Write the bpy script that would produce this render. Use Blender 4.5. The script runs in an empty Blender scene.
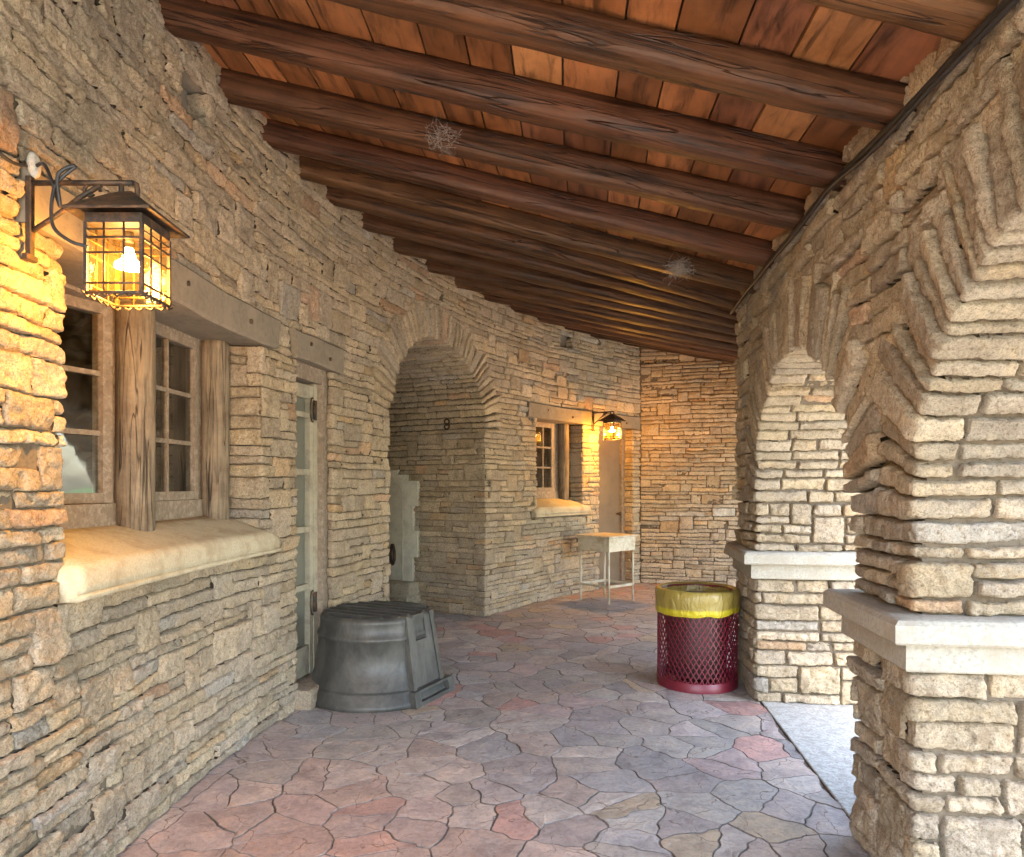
import bpy, math, random
import numpy as np
R_ = math.radians
rng = np.random.default_rng(7)
random.seed(7)
scene = bpy.context.scene
COL = scene.collection
EYE = 1.45
PI = math.pi

# ------------------------------------------------------------------ noise
_tab = np.random.default_rng(3).random(4096).astype(np.float64) * 2 - 1
def _h(ix, iy, iz):
    return _tab[((ix * 73856093) ^ (iy * 19349663) ^ (iz * 83492791)) & 4095]
def vnoise(x, y, z):
    x = np.asarray(x, float); y = np.asarray(y, float); z = np.asarray(z, float)
    xi = np.floor(x).astype(np.int64); yi = np.floor(y).astype(np.int64); zi = np.floor(z).astype(np.int64)
    fx = x - xi; fy = y - yi; fz = z - zi
    fx = fx * fx * (3 - 2 * fx); fy = fy * fy * (3 - 2 * fy); fz = fz * fz * (3 - 2 * fz)
    r = 0
    for dx in (0, 1):
        wx = fx if dx else 1 - fx
        for dy in (0, 1):
            wy = fy if dy else 1 - fy
            for dz in (0, 1):
                wz = fz if dz else 1 - fz
                r = r + wx * wy * wz * _h(xi + dx, yi + dy, zi + dz)
    return r
def fbm(x, y, z, o=3):
    a = 1.0; r = 0; f = 1.0
    for i in range(o):
        r = r + a * vnoise(x * f + 17.3 * i, y * f - 9.1 * i, z * f + 4.7 * i)
        a *= .5; f *= 2.03
    return r

def facet(x, y, sid, cell, seed):
    """chipped rock: every point takes the little tilted plane of its nearest jittered cell"""
    X = x / cell + .35 * vnoise(x / cell * 1.7, y / cell * 1.7, sid + seed); Y = y / cell * 1.35 + .35 * vnoise(x / cell * 1.7 + 9, y / cell * 1.7, sid + seed)
    xi = np.floor(X).astype(np.int64); yi = np.floor(Y).astype(np.int64); si = (sid * 100).astype(np.int64) + seed * 977
    best = np.full(X.shape, 9.); val = np.zeros(X.shape)
    for dx in (-1, 0, 1):
        for dy in (-1, 0, 1):
            cx, cy = xi + dx, yi + dy
            px = cx + .5 + .45 * _h(cx, cy, si); py = cy + .5 + .45 * _h(cx, cy, si + 11)
            ddx, ddy = X - px, Y - py; d = ddx * ddx + ddy * ddy
            v = _h(cx, cy, si + 23) * .5 + ddx * _h(cx, cy, si + 37) * .9 + ddy * _h(cx, cy, si + 51) * .9
            m = d < best; best = np.where(m, d, best); val = np.where(m, v, val)
    return val
# ------------------------------------------------------------------ object helpers
def tag(o, label=None, cat=None, group=None, kind=None):
    if label: o['label'] = label
    if cat: o['category'] = cat
    if group: o['group'] = group
    if kind: o['kind'] = kind
    return o
def empty(name, loc=(0, 0, 0), rz=0, parent=None):
    o = bpy.data.objects.new(name, None); COL.objects.link(o)
    o.location = loc; o.rotation_euler = (0, 0, rz); o.empty_display_size = .1
    if parent: o.parent = parent
    return o

class MB:
    """collects vertices and faces, becomes ONE mesh object"""
    def __init__(s): s.v = []; s.f = []; s.c = []; s.g = []; s.m = []; s.n = 0; s.ptsmooth = []
    def add(s, V, F, col=(1, 1, 1), mi=0, gr=None, smooth=False):
        V = np.asarray(V, float).reshape(-1, 3); k = len(V)
        s.v.append(V)
        c = np.asarray(col, float)
        s.c.append(np.broadcast_to(c, (k, 3)) if c.ndim == 1 else c)
        s.g.append(V if gr is None else np.asarray(gr, float).reshape(-1, 3))
        if isinstance(F, np.ndarray):
            s.f.append((F + s.n, mi, smooth))
        else:
            s.f.append(([[i + s.n for i in q] for q in F], mi, smooth))
        s.n += k
    def box(s, c, d, col=(1, 1, 1), mi=0, rz=0, bev=0.0, gr=None, wob=0):
        cx, cy, cz = c; dx, dy, dz = [q / 2 for q in d]
        if bev:
            b = bev; V = []
            prof = [(-dz, b), (-dz + b, 0), (dz - b, 0), (dz, b)]
            for z, ins in prof:
                for (sx, sy) in ((-1, -1), (1, -1), (1, 1), (-1, 1)):
                    ex, ey = dx - ins, dy - ins
                    if sx * sy > 0:
                        pts = [(sx * ex, sy * (ey - b)), (sx * (ex - b), sy * ey)]
                        if sx < 0: pts = [(sx * ex, sy * (ey - b)), (sx * (ex - b), sy * ey)]
                    else:
                        pts = [(sx * (ex - b), sy * ey), (sx * ex, sy * (ey - b))]
                    if (sx, sy) == (-1, -1): pts = [(-ex, -(ey - b)), (-(ex - b), -ey)]
                    if (sx, sy) == (1, -1): pts = [((ex - b), -ey), (ex, -(ey - b))]
                    if (sx, sy) == (1, 1): pts = [(ex, (ey - b)), ((ex - b), ey)]
                    if (sx, sy) == (-1, 1): pts = [(-(ex - b), ey), (-ex, (ey - b))]
                    for p in pts: V.append((p[0], p[1], z))
            F = []
            for k in range(3):
                for i in range(8):
                    j = (i + 1) % 8
                    F.append([k * 8 + i, k * 8 + j, (k + 1) * 8 + j, (k + 1) * 8 + i])
            F.append([7, 6, 5, 4, 3, 2, 1, 0]); F.append([24 + i for i in range(8)])
            V = np.array(V)
        else:
            V = np.array([(x, y, z) for z in (-dz, dz) for x, y in ((-dx, -dy), (dx, -dy), (dx, dy), (-dx, dy))])
            F = [[3, 2, 1, 0], [4, 5, 6, 7], [0, 1, 5, 4], [1, 2, 6, 5], [2, 3, 7, 6], [3, 0, 4, 7]]
        if wob: V = V + np.stack([vnoise(V[:, 0] * 7 + 3, V[:, 1] * 7, V[:, 2] * 7 + cx), vnoise(V[:, 0] * 7, V[:, 1] * 7 + 5, V[:, 2] * 7 + cy), vnoise(V[:, 0] * 7, V[:, 1] * 7, V[:, 2] * 7 + 9)], 1) * wob
        G = V + np.array([cx * 1.37, cy * 1.91, cz]) if gr is None else V
        cr, sr = math.cos(rz), math.sin(rz)
        W = np.stack([V[:, 0] * cr - V[:, 1] * sr + cx, V[:, 0] * sr + V[:, 1] * cr + cy, V[:, 2] + cz], 1)
        s.add(W, F, col, mi, G)
    def tube(s, pts, r, n=8, col=(1, 1, 1), mi=0, cap=True, smooth=True):
        P = np.array(pts, float); k = len(P)
        r = np.broadcast_to(np.asarray(r, float), (k,))
        T = np.gradient(P, axis=0); T /= np.linalg.norm(T, axis=1)[:, None] + 1e-9
        up = np.array([0, 0, 1.]) if abs(T[0][2]) < .9 else np.array([1., 0, 0])
        V = []; G = []; d = 0
        a = np.cross(T[0], up); a /= np.linalg.norm(a)
        for i in range(k):
            a = a - T[i] * a.dot(T[i]); a /= np.linalg.norm(a); b = np.cross(T[i], a)
            if i: d += np.linalg.norm(P[i] - P[i - 1])
            for j in range(n):
                t = 2 * PI * j / n
                V.append(P[i] + r[i] * (a * math.cos(t) + b * math.sin(t))); G.append((d, r[i] * math.cos(t), r[i] * math.sin(t)))
        F = [[i * n + j, i * n + (j + 1) % n, (i + 1) * n + (j + 1) % n, (i + 1) * n + j] for i in range(k - 1) for j in range(n)]
        if cap: F.append(list(range(n))[::-1]); F.append([(k - 1) * n + j for j in range(n)])
        s.add(V, F, col, mi, G, smooth)
    def lathe(s, prof, c=(0, 0, 0), n=32, col=(1, 1, 1), mi=0, smooth=True, closed=False):
        V = [(c[0] + r * math.cos(2 * PI * j / n), c[1] + r * math.sin(2 * PI * j / n), c[2] + z) for r, z in prof for j in range(n)]
        k = len(prof)
        F = [[i * n + j, i * n + (j + 1) % n, (i + 1) * n + (j + 1) % n, (i + 1) * n + j] for i in range(k - 1) for j in range(n)]
        if closed: F.append([(k - 1) * n + j for j in range(n)]); F.append(list(range(n))[::-1])
        s.add(V, F, col, mi, None, smooth)
    def build(s, name, mats, parent=None, loc=None):
        V = np.concatenate(s.v); C = np.concatenate(s.c); G = np.concatenate(s.g)
        me = bpy.data.meshes.new(name)
        me.vertices.add(len(V)); me.vertices.foreach_set('co', V.astype(np.float32).ravel())
        idx = []; st = []; mi = []; sm = []; tot = 0
        for F, m, smo in s.f:
            if isinstance(F, np.ndarray):
                q = F.shape[1]; k = len(F)
                idx.append(F.ravel()); st.append(tot + np.arange(k) * q); tot += k * q
                mi.append(np.full(k, m)); sm.append(np.full(k, smo))
            else:
                for q in F:
                    idx.append(np.array(q)); st.append(np.array([tot])); tot += len(q)
                mi.append(np.full(len(F), m)); sm.append(np.full(len(F), smo))
        idx = np.concatenate(idx).astype(np.int32); st = np.concatenate(st).astype(np.int32)
        me.loops.add(len(idx)); me.loops.foreach_set('vertex_index', idx)
        me.polygons.add(len(st)); me.polygons.foreach_set('loop_start', st)
        me.polygons.foreach_set('material_index', np.concatenate(mi).astype(np.int32))
        me.polygons.foreach_set('use_smooth', np.concatenate(sm).astype(bool))
        me.update(calc_edges=True)
        a = me.attributes.new('col', 'FLOAT_COLOR', 'POINT')
        a.data.foreach_set('color', np.c_[C, np.ones(len(C))].astype(np.float32).ravel())
        g = me.attributes.new('gr', 'FLOAT_VECTOR', 'POINT')
        g.data.foreach_set('vector', G.astype(np.float32).ravel())
        me.validate()
        for m in (mats if isinstance(mats, (list, tuple)) else [mats]): me.materials.append(m)
        o = bpy.data.objects.new(name, me); COL.objects.link(o)
        if parent: o.parent = parent
        if loc: o.location = loc
        return o

# ------------------------------------------------------------------ materials
def newmat(name):
    m = bpy.data.materials.new(name); m.use_nodes = True
    nt = m.node_tree; nt.nodes.clear()
    out = nt.nodes.new('ShaderNodeOutputMaterial')
    b = nt.nodes.new('ShaderNodeBsdfPrincipled')
    nt.links.new(b.outputs[0], out.inputs[0])
    return m, nt, b, out
def N(nt, t, **k):
    n = nt.nodes.new('ShaderNode' + t)
    for a, v in k.items():
        if a in n.inputs: n.inputs[a].default_value = v
        else: setattr(n, a, v)
    return n
def ramp(nt, src, stops):
    r = N(nt, 'ValToRGB'); e = r.color_ramp.elements
    while len(e) < len(stops): e.new(.5)
    for q, (p, c) in zip(e, stops):
        q.position = p; q.color = (*c, 1) if len(c) == 3 else c
    nt.links.new(src, r.inputs[0]); return r
def mul(nt, a, b, fac=1.0, mode='MULTIPLY'):
    m = N(nt, 'Mix', data_type='RGBA', blend_type=mode); m.inputs[0].default_value = fac
    for s_, i in ((a, 6), (b, 7)):
        if isinstance(s_, (tuple, list)): m.inputs[i].default_value = (*s_, 1)
        else: nt.links.new(s_, m.inputs[i])
    return m.outputs[2]
def bumpchain(nt, bsdf, items):
    prev = None
    for h, st, d in items:
        b = N(nt, 'Bump', Strength=st, Distance=d); nt.links.new(h, b.inputs['Height'])
        if prev: nt.links.new(prev, b.inputs['Normal'])
        prev = b.outputs[0]
    nt.links.new(prev, bsdf.inputs['Normal'])

def mat_stone(name, rough=.92, bump=1.0):
    m, nt, b, _ = newmat(name)
    tc = N(nt, 'TexCoord'); P = tc.outputs['Object']
    at = N(nt, 'Attribute', attribute_name='col')
    n1 = N(nt, 'TexNoise', Scale=9.0, Detail=6.0, Roughness=.65); nt.links.new(P, n1.inputs['Vector'])
    n2 = N(nt, 'TexNoise', Scale=55.0, Detail=8.0, Roughness=.75); nt.links.new(P, n2.inputs['Vector'])
    n3 = N(nt, 'TexNoise', Scale=160.0, Detail=4.0, Roughness=.7); nt.links.new(P, n3.inputs['Vector'])
    r1 = ramp(nt, n1.outputs[0], [(.3, (.74, .70, .66)), (.5, (1, 1, 1)), (.72, (1.12, 1.05, .93))])
    r2 = ramp(nt, n2.outputs[0], [(.36, (.50, .46, .42)), (.46, (.92, .92, .92)), (.56, (1.05, 1.05, 1.05)), (.7, (1.28, 1.26, 1.22))])
    c = mul(nt, at.outputs['Color'], r1.outputs[0]); c = mul(nt, c, r2.outputs[0], .85)
    vs = N(nt, 'TexVoronoi', Scale=38.0); nt.links.new(P, vs.inputs['Vector'])
    pit = ramp(nt, vs.outputs['Distance'], [(.0, (.0, .0, .0)), (.22, (1, 1, 1))])
    r3 = ramp(nt, n3.outputs[0], [(.36, (.60, .57, .54)), (.48, (1, 1, 1)), (.66, (1.22, 1.22, 1.22))]); c = mul(nt, c, r3.outputs[0], .8)
    # dark weathering specks
    n4 = N(nt, 'TexNoise', Scale=3.0, Detail=8.0, Roughness=.8); nt.links.new(P, n4.inputs['Vector'])
    r4 = ramp(nt, n4.outputs[0], [(.5, (1, 1, 1)), (.68, (.72, .69, .66))])
    c = mul(nt, c, r4.outputs[0], .7)
    nt.links.new(c, b.inputs['Base Color']); b.inputs['Roughness'].default_value = rough
    b.inputs['Specular IOR Level'].default_value = .25
    bumpchain(nt, b, [(n2.outputs[0], 1.0 * bump, .018), (n3.outputs[0], 1.0 * bump, .010), (pit.outputs[0], .35 * bump, .003)])
    return m
def mat_wood(name, base=None, rough=.4, scale=(2.2, 26, 26), bump=.35, contrast=.75, spec=.5):
    m, nt, b, _ = newmat(name)
    g = N(nt, 'Attribute', attribute_name='gr'); at = N(nt, 'Attribute', attribute_name='col')
    mp = N(nt, 'Mapping'); mp.inputs['Scale'].default_value = scale; nt.links.new(g.outputs['Vector'], mp.inputs[0])
    n1 = N(nt, 'TexNoise', Scale=1.0, Detail=8.0, Roughness=.65, Distortion=.6); nt.links.new(mp.outputs[0], n1.inputs['Vector'])
    n2 = N(nt, 'TexNoise', Scale=.16, Detail=5.0, Roughness=.6); nt.links.new(mp.outputs[0], n2.inputs['Vector'])
    tc = N(nt, 'TexCoord'); n3 = N(nt, 'TexNoise', Scale=4.0, Detail=6.0, Roughness=.7); nt.links.new(tc.outputs['Object'], n3.inputs['Vector'])
    k = contrast
    r1 = ramp(nt, n1.outputs[0], [(.33, (1 - k, 1 - k, 1 - k)), (.5, (1, 1, 1)), (.68, (1.25, 1.2, 1.15))])
    r3 = ramp(nt, n3.outputs[0], [(.35, (.55, .5, .48)), (.55, (1, 1, 1)), (.7, (1.2, 1.15, 1.1))])
    r2 = ramp(nt, n2.outputs[0], [(.35, (.6, .55, .5)), (.6, (1.1, 1.05, 1))])
    c = mul(nt, at.outputs['Color'], r1.outputs[0]); c = mul(nt, c, r3.outputs[0], .8); c = mul(nt, c, r2.outputs[0], .7)
    nt.links.new(c, b.inputs['Base Color'])
    rr = ramp(nt, n3.outputs[0], [(.3, (rough - .1,) * 3), (.7, (rough + .2,) * 3)]); nt.links.new(rr.outputs[0], b.inputs['Roughness'])
    b.inputs['Specular IOR Level'].default_value = spec
    bumpchain(nt, b, [(n1.outputs[0], bump, .008), (n3.outputs[0], .2, .01)])
    return m
def mat_simple(name, col, rough=.6, metal=0., nscale=30., var=.25, bump=.2, bd=.004, stain=None, scol=None, spec=.5, stretch=None):
    m, nt, b, _ = newmat(name)
    tc = N(nt, 'TexCoord')
    n1 = N(nt, 'TexNoise', Scale=nscale, Detail=7.0, Roughness=.7); nt.links.new(tc.outputs['Object'], n1.inputs['Vector'])
    r1 = ramp(nt, n1.outputs[0], [(.3, (1 - var,) * 3), (.5, (1, 1, 1)), (.75, (1 + var * .5,) * 3)])
    c = mul(nt, col, r1.outputs[0])
    if stain:
        n2 = N(nt, 'TexNoise', Scale=stain, Detail=8.0, Roughness=.75, Distortion=.4); mps = N(nt, 'Mapping'); mps.inputs['Scale'].default_value = stretch or (1, 1, 1); nt.links.new(tc.outputs['Object'], mps.inputs[0]); nt.links.new(mps.outputs[0], n2.inputs['Vector'])
        r2 = ramp(nt, n2.outputs[0], [(.47, (0, 0, 0)), (.62, (1, 1, 1))])
        mx = N(nt, 'Mix', data_type='RGBA'); nt.links.new(r2.outputs[0], mx.inputs[0]); nt.links.new(c, mx.inputs[6]); mx.inputs[7].default_value = (*scol, 1)
        c = mx.outputs[2]
    nt.links.new(c, b.inputs['Base Color']); b.inputs['Roughness'].default_value = rough; b.inputs['Metallic'].default_value = metal
    b.inputs['Specular IOR Level'].default_value = spec
    if bump: bumpchain(nt, b, [(n1.outputs[0], bump, bd)])
    return m
def mat_glass():
    m, nt, b, out = newmat('old_window_glass'); nt.nodes.remove(b)
    fr = N(nt, 'Fresnel', IOR=1.5)
    ad = N(nt, 'Math', operation='MULTIPLY_ADD'); ad.inputs[1].default_value = 2.0; ad.inputs[2].default_value = .03
    nt.links.new(fr.outputs[0], ad.inputs[0])
    tr = N(nt, 'BsdfTransparent', Color=(.8, .82, .78, 1)); gl = N(nt, 'BsdfGlossy', Roughness=.03)
    tc = N(nt, 'TexCoord'); n = N(nt, 'TexNoise', Scale=5.0, Detail=2.0); nt.links.new(tc.outputs['Object'], n.inputs['Vector'])
    bp = N(nt, 'Bump', Strength=.12, Distance=.01); nt.links.new(n.outputs[0], bp.inputs['Height']); nt.links.new(bp.outputs[0], gl.inputs['Normal'])
    mx = N(nt, 'MixShader'); nt.links.new(ad.outputs[0], mx.inputs[0]); nt.links.new(tr.outputs[0], mx.inputs[1]); nt.links.new(gl.outputs[0], mx.inputs[2])
    # dusty film
    df = N(nt, 'BsdfDiffuse', Color=(.45, .42, .36, 1)); n5 = N(nt, 'TexNoise', Scale=14.0, Detail=7.0, Roughness=.7); nt.links.new(tc.outputs['Object'], n5.inputs['Vector'])
    r = ramp(nt, n5.outputs[0], [(.45, (.006,) * 3), (.8, (.07,) * 3)])
    m2 = N(nt, 'MixShader'); nt.links.new(r.outputs[0], m2.inputs[0]); nt.links.new(mx.outputs[0], m2.inputs[1]); nt.links.new(df.outputs[0], m2.inputs[2])
    nt.links.new(m2.outputs[0], out.inputs[0]); return m
def mat_emit(name, col, st):
    m, nt, b, _ = newmat(name); b.inputs['Base Color'].default_value = (*col, 1)
    b.inputs['Emission Color'].default_value = (*col, 1); b.inputs['Emission Strength'].default_value = st; return m

M_stone = mat_stone('rough_limestone')
M_mortar = mat_simple('raked_mortar', (.135, .108, .078), .95, nscale=60, var=.4, bump=.6, bd=.008, spec=.1)
M_cast = mat_simple('pale_cast_stone', (.34, .32, .27), .85, nscale=70, var=.4, bump=.8, bd=.006, stain=6, scol=(.30, .27, .22), spec=.2)
M_sill = mat_simple('cream_plaster_sill', (.43, .375, .265), .85, nscale=120, var=.3, bump=.6, bd=.003, stain=7, scol=(.33, .27, .18), spec=.2)
M_lintel = mat_simple('brown_painted_lintel', (.185, .158, .122), .75, nscale=35, var=.3, bump=.5, bd=.005, stain=5, scol=(.225, .19, .145), spec=.25)
M_rafter = mat_wood('dark_varnished_beam', rough=.46, contrast=.85, bump=1.0, scale=(1.3, 30, 30), spec=.28)
def add_cracks(m):
    nt = m.node_tree; b = [n for n in nt.nodes if n.type == 'BSDF_PRINCIPLED'][0]
    g = N(nt, 'Attribute', attribute_name='gr'); mp = N(nt, 'Mapping'); mp.inputs['Scale'].default_value = (.9, 16, 16); nt.links.new(g.outputs['Vector'], mp.inputs[0])
    n = N(nt, 'TexNoise', Scale=1.0, Detail=3.0, Distortion=.8); nt.links.new(mp.outputs[0], n.inputs['Vector'])
    r = ramp(nt, n.outputs[0], [(.485, (1, 1, 1)), (.5, (.12, .1, .1)), (.515, (1, 1, 1))])
    src = b.inputs['Base Color'].links[0].from_socket
    nt.links.new(mul(nt, src, r.outputs[0], .8), b.inputs['Base Color'])
    old = b.inputs['Normal'].links[0].from_socket; bp = N(nt, 'Bump', Strength=.8, Distance=.01); nt.links.new(r.outputs[0], bp.inputs['Height']); nt.links.new(old, bp.inputs['Normal']); nt.links.new(bp.outputs[0], b.inputs['Normal'])
add_cracks(M_rafter)
M_board = mat_wood('orange_brown_board', rough=.40, contrast=.75, scale=(3, 22, 22), bump=.35)
M_post = mat_wood('weathered_log', rough=.8, contrast=.55, scale=(4, 45, 45), bump=.9, spec=.2)
add_cracks(M_post)
M_frame = mat_simple('peeling_brown_paint', (.20, .155, .115), .7, nscale=25, var=.3, bump=.4, stain=26, scol=(.30, .255, .20), spec=.3)
M_door1 = mat_simple('old_cream_door_paint', (.36, .33, .25), .6, nscale=18, var=.22, bump=.3, stain=8, scol=(.24, .21, .16))
M_doorglass = mat_simple('grey_green_door_panel', (.15, .15, .12), .35, nscale=4, var=.25, bump=.05)
M_door2 = mat_simple('brown_steel_door_paint', (.16, .12, .08), .5, nscale=4, var=.25, bump=.1)
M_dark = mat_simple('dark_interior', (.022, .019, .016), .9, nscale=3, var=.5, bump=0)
M_iron = mat_simple('rusty_black_iron', (.028, .021, .016), .6, metal=.3, nscale=50, var=.5, bump=.4, stain=14, scol=(.12, .06, .03))
M_cable = mat_simple('black_cable', (.018, .018, .02), .5, bump=0)
M_glass = mat_glass()
M_porc = mat_simple('chipped_white_porcelain', (.42, .40, .36), .5, nscale=40, var=.3, bump=.1, stain=18, scol=(.2, .17, .14))

# lantern glass : warm textured glass
def mat_lglass():
    m, nt, b, out = newmat('amber_lantern_glass'); nt.nodes.remove(b)
    tc = N(nt, 'TexCoord'); n = N(nt, 'TexNoise', Scale=45.0, Detail=3.0); nt.links.new(tc.outputs['Object'], n.inputs['Vector'])
    bp = N(nt, 'Bump', Strength=.5, Distance=.004); nt.links.new(n.outputs[0], bp.inputs['Height'])
    tr = N(nt, 'BsdfTransparent', Color=(1, .86, .58, 1)); gl = N(nt, 'BsdfGlossy', Roughness=.12); nt.links.new(bp.outputs[0], gl.inputs['Normal'])
    tl = N(nt, 'BsdfTranslucent', Color=(.9, .6, .25, 1)); nt.links.new(bp.outputs[0], tl.inputs['Normal'])
    a = N(nt, 'MixShader'); a.inputs[0].default_value = .008; nt.links.new(tr.outputs[0], a.inputs[1]); nt.links.new(tl.outputs[0], a.inputs[2])
    c = N(nt, 'MixShader'); c.inputs[0].default_value = .035; nt.links.new(a.outputs[0], c.inputs[1]); nt.links.new(gl.outputs[0], c.inputs[2])
    nt.links.new(c.outputs[0], out.inputs[0]); return m
M_lglass = mat_lglass()

# ------------------------------------------------------------------ stone wall generator
PALETTE = np.array([(.50, .43, .32), (.47, .41, .31), (.53, .46, .35), (.46, .40, .31), (.49, .415, .30), (.45, .40, .32), (.51, .435, .31), (.48, .42, .33)])
def stone_col(r, warm=1.0, bright=1.0):
    c = (PALETTE[r.integers(len(PALETTE))]) * r.uniform(.84, 1.14)
    q = r.random()
    if q < .03: c = c * np.array([1.06, .94, .80])
    elif q < .06: c = np.array([.44, .415, .365]) * r.uniform(.85, 1.15)
    elif q < .08: c = c * np.array([1.08, .92, .85])
    return np.clip(c * np.array([1.04, .99, .95]), 0, .75)

class Path:
    """plan curve: s -> position, tangent, outward (room-side) normal"""
    def __init__(s, fn): s.fn = fn
def arc_path(u):            # left wall
    u = np.asarray(u, float); CX, CY, RR = 8.2736, 2.904, 9.8057
    th = np.maximum(u - CY, 0) / RR
    x = CX - RR * np.cos(th); y = np.where(u < CY, u, CY + RR * np.sin(th))
    t = np.stack([np.sin(th), np.cos(th)], -1); n = np.stack([np.cos(th), -np.sin(th)], -1)
    return np.stack([x, y], -1), t, n
def sL(z):
    return z if z < 2.904 else 2.904 + 9.8057 * math.asin(min(1, (z - 2.904) / 9.8057))
def Lpt(z, off=0, h=0):
    p, t, n = arc_path(sL(z)); return np.array([p[0] + n[0] * off, p[1] + n[1] * off, h])
def poly_path(pts, flip=1, rad=.04):
    P = np.array(pts, float); seg = np.diff(P, axis=0); ln = np.linalg.norm(seg, axis=1); T = seg / ln[:, None]
    acc = np.r_[0, np.cumsum(ln)]
    def fn(u, s0=0.0):
        u = np.asarray(u, float) - fn.s0
        i = np.clip(np.searchsorted(acc, u) - 1, 0, len(ln) - 1)
        p = P[i] + T[i] * (u - acc[i])[..., None]
        t = T[i].copy()
        for k in range(1, len(ln)):     # blend tangents near bends so the normal turns smoothly
            w = np.clip((u - acc[k]) / (2 * rad) + .5, 0, 1)[..., None]
            near = np.abs(u - acc[k]) < rad
            tt = T[k - 1] * (1 - w) + T[k] * w; tt = tt / np.linalg.norm(tt, axis=-1, keepdims=True)
            t = np.where(near[..., None], tt, t)
        n = np.stack([-t[..., 1], t[..., 0]], -1) * flip
        return p, t, n
    fn.s0 = 0.0; fn.acc = acc
    return fn
def arcadeX(z): return 1.06 + .12 * z
A_P0 = (arcadeX(-.02), -.02); A_P1 = (arcadeX(5.27), 5.27)
d2 = np.array([.482, .876]); A_P2 = tuple(np.array(A_P1) + d2 * 2.65); A_P3 = tuple(np.array(A_P2) + np.array([.707, .707]) * 2.35)
K1 = math.hypot(1, .12)
arc_in = poly_path([A_P0, A_P1, A_P2, A_P3]); arc_in.s0 = -.02 * K1
def sA(z): return z * K1      # along the first chord
S1 = sA(5.27); S2 = S1 + 2.65; S3 = S2 + 2.35
END0 = Lpt(10.357)[:2]; ENDD = np.array([1.3, -.41]); ENDD /= np.linalg.norm(ENDD)
end_path = poly_path([tuple(END0), tuple(END0 + ENDD * 3.15)], flip=-1); end_path.s0 = 0.0

def emap(path, s, off, a, b, wl, wr, r=.018):
    """fold the parameter s into the reveals at both ends of the free interval (a,b)"""
    lo = np.where(wl, a + r, -1e9); hi = np.where(wr, b - r, 1e9)
    sc = np.clip(s, lo, hi); p, t, n = path(sc)
    over = np.where(s < lo, lo - s, np.where(s > hi, s - hi, 0)); sg = np.where(s < lo, -1.0, 1.0)
    phi = np.clip(over / r, 0, PI / 2); deep = np.maximum(0, over - r * PI / 2)
    S, C = np.sin(phi)[:, None], np.cos(phi)[:, None]; tt = t * sg[:, None]
    nn = n * C + tt * S
    q = p + (tt * S + n * (C - 1)) * r - n * deep[:, None] + nn * off[:, None]
    return q

def quad_grid(w, h, step, er):
    def ax(L):
        e = [0, .18 * er, .5 * er, er]
        e = [min(q, L * .5 * (i / 3.6)) for i, q in enumerate(e)]
        k = max(1, int(round((L - 2 * e[-1]) / step)))
        mid = np.linspace(e[-1], L - e[-1], k + 1)
        return np.r_[e[:-1], mid, [L - q for q in e[:-1]][::-1]]
    return ax(w), ax(h)

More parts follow.
